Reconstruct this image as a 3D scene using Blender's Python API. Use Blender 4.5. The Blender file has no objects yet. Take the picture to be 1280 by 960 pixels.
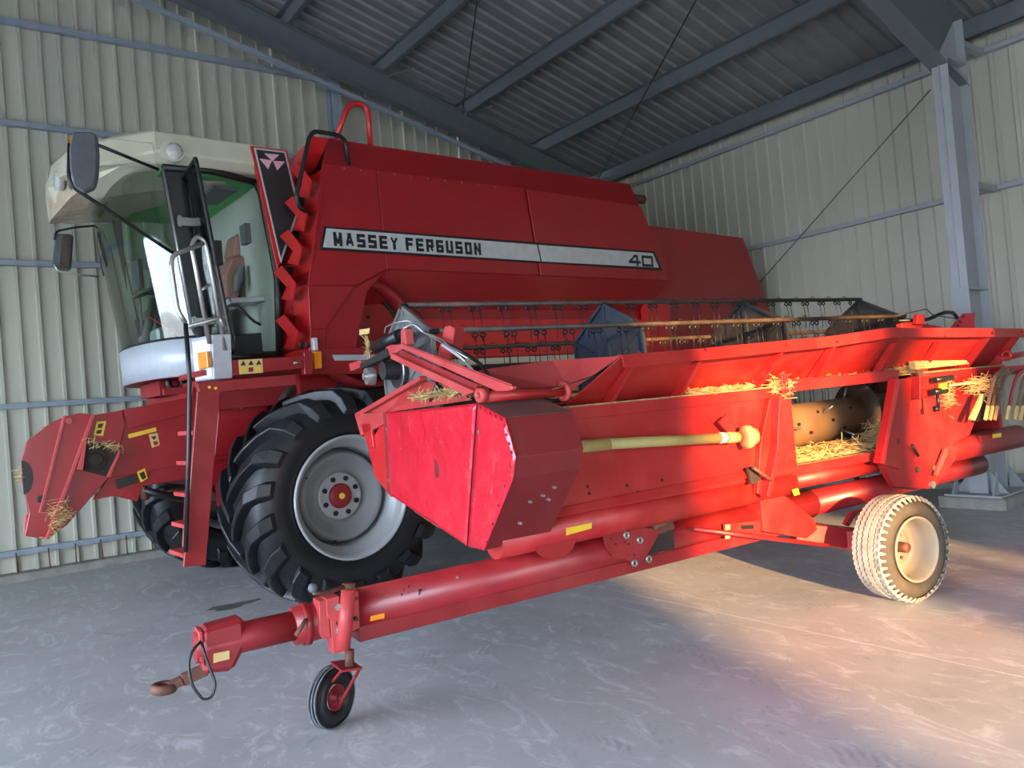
import bpy, math, random
from math import sin, cos, tan, radians, pi, sqrt, atan2, hypot
from mathutils import Vector, Matrix
random.seed(7)
scene = bpy.context.scene
COL = scene.collection

# ---------------------------------------------------------------- camera
FPX, PITCH, ROLL, CAMH = 966.0, radians(1.1), radians(4.93), 1.5
YAW = {'W': radians(53.5), 'C': radians(50.7), 'H': radians(59.15)}   # hall, combine, header headings seen from the camera
_F = Vector((0, cos(PITCH), sin(PITCH))); _R0 = Vector((1, 0, 0)); _U0 = Vector((0, -sin(PITCH), cos(PITCH)))
_R = _R0*cos(ROLL) - _U0*sin(ROLL); _U = _U0*cos(ROLL) + _R0*sin(ROLL)
def toframe(d, f):
    y = YAW[f]
    return Vector((d.x*sin(y)+d.y*cos(y), -d.x*cos(y)+d.y*sin(y), d.z))
cam_data = bpy.data.cameras.new('camera'); cam = bpy.data.objects.new('camera', cam_data); COL.objects.link(cam)
cam_data.sensor_width = 36; cam_data.lens = 36*FPX/1280; cam_data.clip_end = 500
r_, u_, f_ = toframe(_R, 'W'), toframe(_U, 'W'), toframe(_F, 'W')
m = Matrix(((r_.x, u_.x, -f_.x, 0), (r_.y, u_.y, -f_.y, 0), (r_.z, u_.z, -f_.z, CAMH), (0, 0, 0, 1)))
cam.matrix_world = m
scene.camera = cam

# ---------------------------------------------------------------- world, sun, exposure
scene.view_settings.view_transform = 'Standard'
scene.view_settings.look = 'None'
scene.view_settings.gamma = 1.0
scene.view_settings.use_curve_mapping = False
scene.view_settings.exposure = 2.38
SUN_AZ = radians(65.5)      # travel direction measured from hall +x
SUN_EL = radians(8.5)
world = bpy.data.worlds.new('world'); scene.world = world; world.use_nodes = True
wn = world.node_tree; bg = wn.nodes['Background']
bg.inputs[0].default_value = (0.66, 0.80, 1.0, 1); bg.inputs[1].default_value = 3.6
sun_d = bpy.data.lights.new('sun', 'SUN'); sun = bpy.data.objects.new('sun', sun_d); COL.objects.link(sun)
sun_d.energy = 4.4; sun_d.color = (1.0, 0.56, 0.22); sun_d.angle = radians(0.55)
sd = Vector((cos(SUN_AZ)*cos(SUN_EL), sin(SUN_AZ)*cos(SUN_EL), -sin(SUN_EL)))
sun.rotation_euler = sd.to_track_quat('-Z', 'Y').to_euler(); sun.location = (-6, -12, 6)
def portal(name, loc, sx, sy, rot):
    d = bpy.data.lights.new(name, 'AREA'); d.shape = 'RECTANGLE'; d.size = sx; d.size_y = sy
    d.cycles.is_portal = True
    o = bpy.data.objects.new(name, d); COL.objects.link(o); o.location = loc; o.rotation_euler = rot
portal('front_opening_portal', (-0.6, -6.05, 1.85), 6.2, 3.7, (radians(90), 0, 0))
portal('side_opening_portal', (-5.05, 1.0, 1.7), 3.4, 14.0, (0, radians(-90), 0))

# ---------------------------------------------------------------- pixel measurement helpers: a sight line met with a real plane
ANG = {k: YAW['W']-v for k, v in YAW.items()}       # rotation of each frame in the hall
def at(px, py, f, ax, val):
    d = _F + _R*((px-640)/FPX) - _U*((py-480)/FPX)
    d = toframe(d, f)
    t = (val-CAMH)/d.z if ax == 2 else val/d[ax]
    return Vector((d.x*t, d.y*t, CAMH+d.z*t))
def CY(px, py, y=5.7): return at(px, py, 'C', 1, y)
def CX(px, py, x): return at(px, py, 'C', 0, x)
def HY(px, py, y=3.4): return at(px, py, 'H', 1, y)
def HX(px, py, x=1.8): return at(px, py, 'H', 0, x)
def WY(px, py, y): return at(px, py, 'W', 1, y)
def WX(px, py, x): return at(px, py, 'W', 0, x)
BASE = {'W': Vector((0, 0, 0)), 'C': Vector((4.5, 7.05, 0)), 'H': Vector((4.2, 3.6, 0)), 'T': Vector((4.2, 3.6, 0))}
V = Vector

# ---------------------------------------------------------------- materials
MATS = {}
def mat(name, col, rough=0.5, metal=0.0, var=0.12, vscale=6.0, dirt=0.0, dirtcol=(0.35, 0.27, 0.17), dscale=3.0, bump=0.0, bscale=40.0, coat=0.0, spec=0.5, detail=6.0, bdist=0.01):
    if name in MATS: return MATS[name]
    m = bpy.data.materials.new(name); m.use_nodes = True; nt = m.node_tree; N = nt.nodes; L = nt.links
    b = N['Principled BSDF']
    b.inputs['Roughness'].default_value = rough; b.inputs['Metallic'].default_value = metal
    b.inputs['Coat Weight'].default_value = coat; b.inputs['Coat Roughness'].default_value = 0.15
    b.inputs['Specular IOR Level'].default_value = spec
    tc = N.new('ShaderNodeTexCoord')
    n1 = N.new('ShaderNodeTexNoise'); n1.inputs['Scale'].default_value = vscale; n1.inputs['Detail'].default_value = detail
    L.new(tc.outputs['Object'], n1.inputs['Vector'])
    mr = N.new('ShaderNodeMapRange'); mr.inputs[1].default_value = 0.3; mr.inputs[2].default_value = 0.7
    mr.inputs[3].default_value = 1-var; mr.inputs[4].default_value = 1+var
    L.new(n1.outputs[0], mr.inputs[0])
    mul = N.new('ShaderNodeVectorMath'); mul.operation = 'SCALE'; mul.inputs[0].default_value = col
    L.new(mr.outputs[0], mul.inputs['Scale'])
    out = mul.outputs[0]
    if dirt > 0:
        n2 = N.new('ShaderNodeTexNoise'); n2.inputs['Scale'].default_value = dscale; n2.inputs['Detail'].default_value = 10; n2.inputs['Roughness'].default_value = 0.7
        L.new(tc.outputs['Object'], n2.inputs['Vector'])
        r2 = N.new('ShaderNodeMapRange'); r2.inputs[1].default_value = 0.52-dirt*0.25; r2.inputs[2].default_value = 0.8; r2.inputs[4].default_value = min(1, dirt*1.4)
        L.new(n2.outputs[0], r2.inputs[0])
        mx = N.new('ShaderNodeMix'); mx.data_type = 'RGBA'; mx.inputs[7].default_value = (*dirtcol, 1)
        L.new(r2.outputs[0], mx.inputs[0]); L.new(out, mx.inputs[6]); out = mx.outputs[2]
        r3 = N.new('ShaderNodeMapRange'); r3.inputs[3].default_value = rough; r3.inputs[4].default_value = min(1, rough+0.35)
        L.new(r2.outputs[0], r3.inputs[0]); L.new(r3.outputs[0], b.inputs['Roughness'])
    L.new(out, b.inputs['Base Color'])
    if bump > 0:
        n3 = N.new('ShaderNodeTexNoise'); n3.inputs['Scale'].default_value = bscale; n3.inputs['Detail'].default_value = 5
        L.new(tc.outputs['Object'], n3.inputs['Vector'])
        bp = N.new('ShaderNodeBump'); bp.inputs['Strength'].default_value = bump; bp.inputs['Distance'].default_value = bdist
        L.new(n3.outputs[0], bp.inputs['Height']); L.new(bp.outputs[0], b.inputs['Normal'])
    MATS[name] = m
    return m
RED = mat('combine red paint', (0.30, 0.008, 0.012), 0.36, var=0.07, vscale=3, dirt=0.10, dirtcol=(0.30, 0.06, 0.05), dscale=5, bump=0.04, bscale=5, coat=0.25)
REDB = mat('bright and skylit red paint', (0.55, 0.016, 0.018), 0.35, var=0.06, dirt=0.12, dirtcol=(0.45, 0.10, 0.07), coat=0.2, bump=0.05, bscale=6)  # brighter copy of the red; on left-facing parts the skylight is painted in
REDH = mat('header red paint', (0.36, 0.010, 0.010), 0.48, var=0.12, vscale=4, dirt=0.20, dirtcol=(0.42, 0.10, 0.06), dscale=4, coat=0.15, bump=0.08, bscale=8)
REDP = mat('dented red sheet', (0.66, 0.010, 0.028), 0.24, var=0.10, vscale=2.0, dirt=0.14, dirtcol=(0.60, 0.10, 0.10), dscale=7, coat=0.5, bump=1.0, bscale=5.0, bdist=.035)  # red raised and pinked to paint in the sky's reflection
REDF = mat('faded and lit pink red paint', (0.48, 0.045, 0.045), 0.45, var=0.12, dirt=0.35, dirtcol=(0.46, 0.13, 0.11), bump=0.1)  # pinkish red puts the light on arms and flap into the colour
REDD = mat('dusty red beam paint', (0.27, 0.012, 0.015), 0.38, var=0.15, dirt=0.16, dirtcol=(0.28, 0.10, 0.07), coat=0.2, bump=0.08)
REDM = mat('dusty red cover with painted shade', (0.20, 0.012, 0.014), 0.5, var=0.12, dirt=0.2, dirtcol=(0.22, 0.06, 0.05), dscale=5)  # same dusty red, darkened to paint in the unlit side
MAROON = mat('dull dark red paint', (0.26, 0.010, 0.014), 0.5, var=0.15, dirt=0.22, dirtcol=(0.16, 0.05, 0.04))
REDSK = mat('greasy red disc', (0.36, 0.014, 0.014), 0.4, var=0.3, vscale=5, dirt=0.45, dirtcol=(0.07, 0.035, 0.02), dscale=5)
DUST = mat('straw dust', (0.36, 0.25, 0.12), 0.95, var=0.35, vscale=40, bump=0.6, bscale=80)
BLACK = mat('satin black', (0.012, 0.012, 0.013), 0.4, var=0.1)
BLACKP = mat('black panel', (0.022, 0.018, 0.020), 0.5, var=0.15)
DARK = mat('dark underside', (0.02, 0.012, 0.010), 0.8, var=0.3, dirt=0.4, dirtcol=(0.07, 0.04, 0.025))
RUB = mat('black tyre rubber', (0.010, 0.011, 0.013), 0.42, var=0.2, vscale=9, bump=0.15, bscale=60, dirt=0.06, dirtcol=(0.04, 0.04, 0.04))
RUBD = mat('dusty tyre rubber', (0.33, 0.30, 0.25), 0.85, var=0.25, vscale=14, dirt=0.3, dirtcol=(0.42, 0.37, 0.28), dscale=8)
RUBS = mat('worn dark tyre sidewall', (0.055, 0.048, 0.038), 0.75, var=0.25, dirt=0.3, dirtcol=(0.14, 0.12, 0.09))
RUBN = mat('ribbed grey tread', (0.16, 0.18, 0.19), 0.8, var=0.3, vscale=30)
RIM = mat('silver rim paint', (0.42, 0.42, 0.42), 0.42, metal=0.25, var=0.08, dirt=0.15, dirtcol=(0.25, 0.22, 0.20))
RIMD = mat('dull grey wheel disc', (0.22, 0.21, 0.215), 0.6, var=0.08, dirt=0.12, dirtcol=(0.15, 0.13, 0.11))
CREAMR = mat('cream wheel paint', (0.26, 0.235, 0.19), 0.5, var=0.08, dirt=0.3, dirtcol=(0.40, 0.30, 0.18))
SILV = mat('silver grey paint', (0.45, 0.48, 0.52), 0.4, metal=0.1, var=0.06, vscale=20, dirt=0.15, dirtcol=(0.35, 0.36, 0.38), dscale=12)
CREAM = mat('cream grey roof paint', (0.52, 0.50, 0.38), 0.5, var=0.06, dirt=0.2, dirtcol=(0.38, 0.33, 0.22))
CREAMD = mat('dirty cream visor', (0.50, 0.42, 0.30), 0.6, var=0.2, dirt=0.55, dirtcol=(0.26, 0.17, 0.10), dscale=9)
CHROME = mat('worn steel tube', (0.50, 0.48, 0.45), 0.3, metal=0.8, var=0.15)
STEEL = mat('zinc bolt steel', (0.35, 0.34, 0.33), 0.35, metal=0.7)
RUST = mat('rusty brown steel', (0.14, 0.055, 0.035), 0.7, metal=0.2, var=0.35, vscale=20)
GREYP = mat('grey reel plate', (0.16, 0.165, 0.175), 0.5, var=0.2, dirt=0.35, dirtcol=(0.24, 0.21, 0.19), metal=0.2)
BLUEB = mat('blue black reel plate', (0.035, 0.05, 0.075), 0.45, var=0.2, dirt=0.15, dirtcol=(0.12, 0.11, 0.1))
CHARC = mat('charcoal reel plate', (0.022, 0.023, 0.027), 0.45, var=0.2, dirt=0.1, dirtcol=(0.10, 0.09, 0.08))
BROWN = mat('brown black reel bar', (0.045, 0.032, 0.028), 0.55, var=0.4, vscale=12, dirt=0.35, dirtcol=(0.22, 0.13, 0.07))
AUG = mat('rusty tan auger steel', (0.34, 0.20, 0.11), 0.42, metal=0.35, var=0.25, vscale=4, dirt=0.25, dirtcol=(0.42, 0.28, 0.15))
AUGD = mat('dark rusty flighting', (0.12, 0.075, 0.05), 0.5, metal=0.4, var=0.3)
YELL = mat('dirty yellow shaft', (0.42, 0.34, 0.12), 0.5, var=0.12, vscale=9, dirt=0.2, dirtcol=(0.28, 0.22, 0.10))
YDEC = mat('yellow sticker', (0.80, 0.52, 0.03), 0.45, var=0.08)
YPALE = mat('faded warning sticker', (0.66, 0.46, 0.18), 0.5, var=0.1)
AMBER = mat('amber reflector', (0.90, 0.28, 0.01), 0.25, var=0.05, coat=0.5)
WHITE = mat('white plate', (0.75, 0.76, 0.78), 0.4, var=0.04)
PINK = mat('faded pink emblem', (0.66, 0.36, 0.42), 0.5, var=0.12, vscale=20)
LOGO = mat('brushed silver decal', (0.52, 0.52, 0.52), 0.38, metal=0.15, var=0.08, vscale=14, dirt=0.18, dirtcol=(0.30, 0.29, 0.28), dscale=5)
BEIGE = mat('beige cab lining', (0.36, 0.37, 0.32), 0.8, var=0.06)
GREEN = mat('green tinted headliner', (0.10, 0.42, 0.14), 0.7, var=0.1)
SEATC = mat('brown seat fabric', (0.26, 0.13, 0.10), 0.85, var=0.15, vscale=60)
SEATG = mat('grey plastic trim', (0.10, 0.11, 0.115), 0.6)
WALLM = mat('cream grey coated sheet', (0.47, 0.455, 0.375), 0.42, var=0.04, vscale=1.5, dirt=0.06, dirtcol=(0.34, 0.34, 0.28), dscale=2)
ROOFM = mat('grey roof sheet', (0.21, 0.208, 0.215), 0.45, var=0.12, vscale=3, dirt=0.12, dirtcol=(0.16, 0.15, 0.15), dscale=4, metal=0.15)
GIRT = mat('blue grey painted steel', (0.27, 0.31, 0.36), 0.45, var=0.06)
GIRTG = mat('grey painted steel', (0.33, 0.345, 0.36), 0.45, var=0.05)
RAFT = mat('dark grey green steel', (0.125, 0.14, 0.15), 0.45, var=0.08)
CONC = mat('rough kerb concrete', (0.26, 0.25, 0.22), 0.95, var=0.2, vscale=7, bump=0.9, bscale=25)
STRAW = mat('dry straw', (0.56, 0.40, 0.17), 0.8, var=0.35, vscale=25)
GREENP = mat('bright green paint', (0.02, 0.30, 0.05), 0.45)
LAMPG = mat('frosted lamp lens', (0.50, 0.50, 0.46), 0.25, var=0.1, vscale=50, coat=0.4)
SLATG = mat('slate mirror plastic', (0.10, 0.11, 0.125), 0.55, var=0.12, vscale=8)
MIRR = mat('mirror face', (0.55, 0.55, 0.52), 0.08, metal=1.0, var=0.05)
EARTH = mat('pale yard gravel', (0.42, 0.39, 0.34), 0.95, var=0.15, vscale=0.5)

def glass_mat():
    m = bpy.data.materials.new('tinted cab glass'); m.use_nodes = True; nt = m.node_tree; N = nt.nodes; L = nt.links
    N.remove(N['Principled BSDF'])
    g = N.new('ShaderNodeBsdfGlossy'); g.inputs['Roughness'].default_value = 0.04; g.inputs['Color'].default_value = (0.95, 1, 0.97, 1)
    t = N.new('ShaderNodeBsdfTransparent'); t.inputs['Color'].default_value = (0.72, 0.82, 0.75, 1)
    fr = N.new('ShaderNodeFresnel'); fr.inputs['IOR'].default_value = 1.75
    mx = N.new('ShaderNodeMixShader')
    L.new(fr.outputs[0], mx.inputs[0]); L.new(t.outputs[0], mx.inputs[1]); L.new(g.outputs[0], mx.inputs[2])
    L.new(mx.outputs[0], N['Material Output'].inputs[0])
    return m
GLASS = glass_mat()

def floor_mat():
    m = bpy.data.materials.new('dusty concrete floor'); m.use_nodes = True; nt = m.node_tree; N = nt.nodes; L = nt.links
    b = N['Principled BSDF']; tc = N.new('ShaderNodeTexCoord')
    def noise(s, d=8, r=0.6, dist=0.0, sc=(1, 1, 1), rot=0.0):
        mp = N.new('ShaderNodeMapping'); mp.inputs['Scale'].default_value = sc; mp.inputs['Rotation'].default_value = (0, 0, rot)
        L.new(tc.outputs['Object'], mp.inputs[0])
        n = N.new('ShaderNodeTexNoise'); n.inputs['Scale'].default_value = s; n.inputs['Detail'].default_value = d; n.inputs['Roughness'].default_value = r; n.inputs['Distortion'].default_value = dist
        L.new(mp.outputs[0], n.inputs['Vector']); return n
    n1 = noise(0.8, 10, 0.65); n2 = noise(4.5, 14, 0.75, 2.2, (1, 0.45, 1), radians(-35)); n3 = noise(11, 10, 0.75, 3.0, (1, 0.6, 1), radians(20))
    cr = N.new('ShaderNodeValToRGB'); cr.color_ramp.elements[0].position = 0.30; cr.color_ramp.elements[0].color = (0.36, 0.365, 0.37, 1)
    cr.color_ramp.elements[1].position = 0.72; cr.color_ramp.elements[1].color = (0.52, 0.525, 0.53, 1)
    L.new(n1.outputs[0], cr.inputs[0])
    def layer(prev, n, lo, hi, col, amt):
        mr = N.new('ShaderNodeMapRange'); mr.inputs[1].default_value = lo; mr.inputs[2].default_value = hi; mr.inputs[4].default_value = amt
        L.new(n.outputs[0], mr.inputs[0]); mx = N.new('ShaderNodeMix'); mx.data_type = 'RGBA'; mx.inputs[7].default_value = col
        L.new(mr.outputs[0], mx.inputs[0]); L.new(prev, mx.inputs[6]); return mx.outputs[2]
    o = layer(cr.outputs[0], n2, 0.52, 0.62, (0.68, 0.69, 0.71, 1), 0.62)
    o = layer(o, n3, 0.58, 0.66, (0.26, 0.26, 0.27, 1), 0.65)
    # tyre tread prints: wave bars broken up by noise
    w = N.new('ShaderNodeTexWave'); w.inputs['Scale'].default_value = 7; w.inputs['Distortion'].default_value = 7; w.inputs['Detail'].default_value = 2
    mp = N.new('ShaderNodeMapping'); mp.inputs['Rotation'].default_value = (0, 0, radians(40)); L.new(tc.outputs['Object'], mp.inputs[0]); L.new(mp.outputs[0], w.inputs[0])
    n4 = noise(2.2, 6, 0.65, 1.2, (1, 0.6, 1), radians(-25))
    mm = N.new('ShaderNodeMapRange'); mm.inputs[1].default_value = 0.58; mm.inputs[2].default_value = 0.68; L.new(n4.outputs[0], mm.inputs[0])
    ml = N.new('ShaderNodeMath'); ml.operation = 'MULTIPLY'; L.new(mm.outputs[0], ml.inputs[0]); L.new(w.outputs[1], ml.inputs[1])
    ml2 = N.new('ShaderNodeMath'); ml2.operation = 'MULTIPLY'; ml2.inputs[1].default_value = 0.45; L.new(ml.outputs[0], ml2.inputs[0])
    mx = N.new('ShaderNodeMix'); mx.data_type = 'RGBA'; mx.inputs[7].default_value = (0.22, 0.22, 0.23, 1)
    L.new(ml2.outputs[0], mx.inputs[0]); L.new(o, mx.inputs[6]); L.new(mx.outputs[2], b.inputs['Base Color'])
    b.inputs['Roughness'].default_value = 0.5
    bp = N.new('ShaderNodeBump'); bp.inputs['Strength'].default_value = 0.25; bp.inputs['Distance'].default_value = 0.004
    L.new(n3.outputs[0], bp.inputs['Height']); L.new(bp.outputs[0], b.inputs['Normal'])
    return m
FLOORM = floor_mat()

# ---------------------------------------------------------------- mesh builder
class MB:
    def __init__(s, frame='W'): s.v = []; s.f = []; s.sm = []; s.frame = frame
    def add(s, vs, fs, smooth=False):
        n = len(s.v); s.v += [Vector(v) for v in vs]
        for f in fs: s.f.append([i+n for i in f]); s.sm.append(smooth)
        return s
    def prism(s, pts, vec):
        pts = [Vector(p) for p in pts]; vec = Vector(vec); n = len(pts)
        c = sum(pts, Vector())/n; nm = Vector()
        for i in range(n): nm += (pts[i]-c).cross(pts[(i+1) % n]-c)
        if nm.dot(vec) > 0: pts = pts[::-1]
        fs = [list(range(n)), list(range(2*n-1, n-1, -1))]
        for i in range(n): j = (i+1) % n; fs.append([i, i+n, j+n, j][::1])
        return s.add(pts+[p+vec for p in pts], fs)
    def box(s, a, b):
        x0, x1 = sorted((a[0], b[0])); y0, y1 = sorted((a[1], b[1])); z0, z1 = sorted((a[2], b[2]))
        return s.prism([(x0, y0, z0), (x1, y0, z0), (x1, y1, z0), (x0, y1, z0)], (0, 0, z1-z0))
    def beam(s, a, b, w, h, up=(0, 0, 1)):
        a, b, up = Vector(a), Vector(b), Vector(up); d = (b-a).normalized(); x = d.cross(up)
        if x.length < 1e-4: x = d.cross(Vector((1, 0, 0)))
        x.normalize(); u = x.cross(d).normalized()
        return s.prism([a+x*w/2+u*h/2, a-x*w/2+u*h/2, a-x*w/2-u*h/2, a+x*w/2-u*h/2], b-a)
    def tube(s, pts, r, n=10, caps=True, radii=None, bend=0, smooth=True):
        pts = [Vector(p) for p in pts]
        if bend > 0: pts = rounded(pts, bend)
        k = len(pts); rings = []; T = []
        for i in range(k):
            a = pts[max(i-1, 0)]; b = pts[min(i+1, k-1)]; T.append((b-a).normalized())
        x = T[0].orthogonal().normalized()
        for i in range(k):
            x = (x - T[i]*x.dot(T[i])).normalized(); y = T[i].cross(x)
            rr = radii[i] if radii else r
            rings.append([pts[i]+(x*cos(2*pi*j/n)+y*sin(2*pi*j/n))*rr for j in range(n)])
        vs = [p for r2 in rings for p in r2]; fs = []
        for i in range(k-1):
            for j in range(n): fs.append([i*n+j, i*n+(j+1) % n, (i+1)*n+(j+1) % n, (i+1)*n+j])
        s.add(vs, fs, smooth)
        if caps: s.add(rings[0][::-1], [list(range(n))]); s.add(rings[-1], [list(range(n))])
        return s
    def lathe(s, prof, c, axis, n=48, smooth=True, closed=False):
        """prof: (radius, distance along axis)"""
        c = Vector(c); ax = Vector(axis).normalized(); x = ax.orthogonal().normalized(); y = ax.cross(x); k = len(prof)
        vs = [c+ax*a+(x*cos(2*pi*j/n)+y*sin(2*pi*j/n))*max(r, 1e-5) for (r, a) in prof for j in range(n)]
        fs = []
        for i in range(k if closed else k-1):
            i2 = (i+1) % k
            for j in range(n): fs.append([i*n+j, i*n+(j+1) % n, i2*n+(j+1) % n, i2*n+j])
        return s.add(vs, fs, smooth)
    def disc(s, c, axis, r, t, n=24):
        return s.lathe([(0, 0), (r, 0), (r, t), (0, t)], c, axis, n, smooth=False)
    def loft(s, rings, closed=True, smooth=True, caps=False):
        n = len(rings[0]); vs = [p for r in rings for p in r]; fs = []
        for i in range(len(rings)-1):
            for j in range(n if closed else n-1): fs.append([i*n+j, i*n+(j+1) % n, (i+1)*n+(j+1) % n, (i+1)*n+j])
        s.add(vs, fs, smooth)
        if caps: s.add(rings[0][::-1], [list(range(n))]); s.add(rings[-1], [list(range(n))])
        return s
    def build(s, name, m, parent=None, bevel=0.0, origin=None, solid=0.0, seg=1):
        fr = s.frame; base = BASE[fr]; org = Vector(origin) if origin is not None else base
        me = bpy.data.meshes.new(name)
        me.from_pydata([tuple(v-org) for v in s.v], [], s.f)
        me.materials.append(m)
        import bmesh as bmm
        bm = bmm.new(); bm.from_mesh(me)
        if solid == 0: bmm.ops.remove_doubles(bm, verts=bm.verts, dist=1e-6)
        bmm.ops.recalc_face_normals(bm, faces=bm.faces); bm.to_mesh(me); bm.free()
        if len(me.polygons) == len(s.sm): me.polygons.foreach_set('use_smooth', s.sm)
        else: me.polygons.foreach_set('use_smooth', [s.sm[0]]*len(me.polygons))
        o = bpy.data.objects.new(name, me); COL.objects.link(o)
        if bevel > 0:
            b = o.modifiers.new('bevel', 'BEVEL'); b.width = bevel; b.segments = seg if bevel < .025 else 4; b.limit_method = 'ANGLE'; b.angle_limit = radians(40)
        if solid > 0:
            b = o.modifiers.new('thickness', 'SOLIDIFY'); b.thickness = solid; b.offset = 0
        key = 'H' if fr == 'T' else fr
        if parent is not None:
            o.parent = parent; par_org = V(parent['_org']); o.location = org-par_org
        else:
            o.location = Matrix.Rotation(ANG[key], 3, 'Z') @ org; o.rotation_euler = (0, 0, ANG[key])
        o['_org'] = tuple(org)
        return o
def rounded(pts, r, n=4):
    out = [pts[0]]
    for i in range(1, len(pts)-1):
        p, a, b = pts[i], pts[i-1], pts[i+1]
        d1 = a-p; d2 = b-p; q = min(r, d1.length*0.45, d2.length*0.45)
        s0 = p+d1.normalized()*q; s1 = p+d2.normalized()*q
        for k in range(n+1):
            t = k/n; out.append(s0*(1-t)**2+p*2*t*(1-t)+s1*t*t)
    out.append(pts[-1]); return out
def root(name, frame, label, cat, group=None):
    o = bpy.data.objects.new(name, None); COL.objects.link(o); key = 'H' if frame == 'T' else frame
    o.location = Matrix.Rotation(ANG[key], 3, 'Z') @ BASE[frame]; o.rotation_euler = (0, 0, ANG[key]); o['_org'] = tuple(BASE[frame])
    o['label'] = label; o['category'] = cat; o.empty_display_size = 0.3
    if group: o['group'] = group
    return o
def tag(o, label, cat, group=None):
    o['label'] = label; o['category'] = cat
    if group: o['group'] = group
    return o
def struct(o): o['kind'] = 'structure'; return o
def stuff(o): o['kind'] = 'stuff'; return o
def lab(o, label): o['label'] = label; return o
def clone(o, parent, delta=None, rot=None):
    c = o.copy(); COL.objects.link(c); c.parent = parent
    if delta is not None: c.location = o.location+Vector(delta)
    if rot is not None: c.rotation_euler = rot
    return c
def plate(frame, pts, vec, name, m, parent, bevel=0.002): return MB(frame).prism(pts, vec).build(name, m, parent, bevel)
def straws(frame, sampler, n, name='straw', parent=None, l0=0.04, l1=0.12, r=0.0022, flat=0.5, mt=None):
    b = MB(frame)
    for i in range(n):
        p = Vector(sampler()); d = Vector((random.gauss(0, 1), random.gauss(0, 1), random.gauss(0, flat))).normalized()
        l = random.uniform(l0, l1); u = d.orthogonal().normalized()*r*random.uniform(0.6, 1.3); w = d.cross(u)
        mid = p+Vector((0, 0, random.uniform(-.006, .006)))
        a, e = p-d*l/2, p+d*l/2
        q = [u, -u*0.5+w*0.87, -u*0.5-w*0.87]
        b.add([a+k for k in q]+[e+k for k in q], [[0, 1, 4, 3], [1, 2, 5, 4], [2, 0, 3, 5]])
    return stuff(b.build(name, mt or STRAW, parent, solid=0.0))
GLYPH = {   # squared wide letters as strokes in a unit box (x, y)
    'M': [[(0, 0), (0, 1), (.5, .12), (1, 1), (1, 0)]], 'A': [[(0, 0), (.42, 1), (.58, 1), (1, 0)], [(.2, .3), (.8, .3)]],
    'S': [[(1, 1), (0, 1), (0, .5), (1, .5), (1, 0), (0, 0)]], 'E': [[(1, 1), (0, 1), (0, 0), (1, 0)], [(0, .5), (.9, .5)]],
    'Y': [[(0, 1), (.5, .45), (1, 1)], [(.5, .45), (.5, 0)]], 'F': [[(1, 1), (0, 1), (0, 0)], [(0, .5), (.85, .5)]],
    'R': [[(0, 0), (0, 1), (1, 1), (1, .45), (0, .45)], [(.6, .45), (1, 0)]], 'G': [[(1, 1), (0, 1), (0, 0), (1, 0), (1, .5), (.5, .5)]],
    'U': [[(0, 1), (0, 0), (1, 0), (1, 1)]], 'O': [[(0, 0), (0, 1), (1, 1), (1, 0), (0, 0)]], 'N': [[(0, 0), (0, 1), (1, 0), (1, 1)]],
    '4': [[(.8, 0), (.8, 1), (.55, 1), (0, .3), (1.05, .3)]], '0': [[(0, 0), (0, 1), (1, 1), (1, 0), (0, 0)]]}
def toplevel(o, frame, label, cat='straw'):
    key = 'H' if frame == 'T' else frame; org = V(o['_org']); o.parent = None; o.location = Matrix.Rotation(ANG[key], 3, 'Z') @ org; o.rotation_euler = (0, 0, ANG[key])
    o['label'] = label; o['category'] = cat; return o
def text_mesh(txt, frame, origin, ux, uz, width, height, thick, name, m, parent, bold=0.0, stroke=0.24, gap=0.24):
    ux, uz, o = Vector(ux), Vector(uz), Vector(origin); nrm = ux.cross(uz).normalized()
    t = stroke*height; n = len(txt.replace(' ', '')); sp = gap*height
    nsp = txt.count(' '); cw = (width-(len(txt)-1)*sp+0)/(n+nsp*0.25)
    x = 0.0
    for ch in txt:
        if ch == ' ': x += cw*0.25+sp; continue
        b = MB(frame)
        for st in GLYPH[ch]:
            P = [(x+t/2+u*(cw-t), t/2+v*(height-t)) for u, v in st]
            for k in range(len(P)-1):
                a, c = Vector(P[k]), Vector(P[k+1]); d = (c-a).normalized(); q = Vector((-d.y, d.x))*t/2*(1 if (abs(d.x) < .01 or abs(d.y) < .01) else .72)
                e0 = d*t/2 if (abs(d.x) < .01 or abs(d.y) < .01) else d*t*.15
                pts = [a-e0+q, a-e0-q, c+e0-q, c+e0+q]
                pts = [Vector((p.x, min(max(p.y, 0), height))) for p in pts]
                b.prism([o+ux*p.x+uz*p.y for p in pts], nrm*(0.0008+0.0001*k))
        x += cw+sp
        b.build(name, m, parent)

# ================================================================ the hall
ROOF0, SLOPE = 7.889, 0.2796
def zroof(x): return ROOF0-SLOPE*abs(x)
XR, YG = 9.6, 10.1
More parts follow.
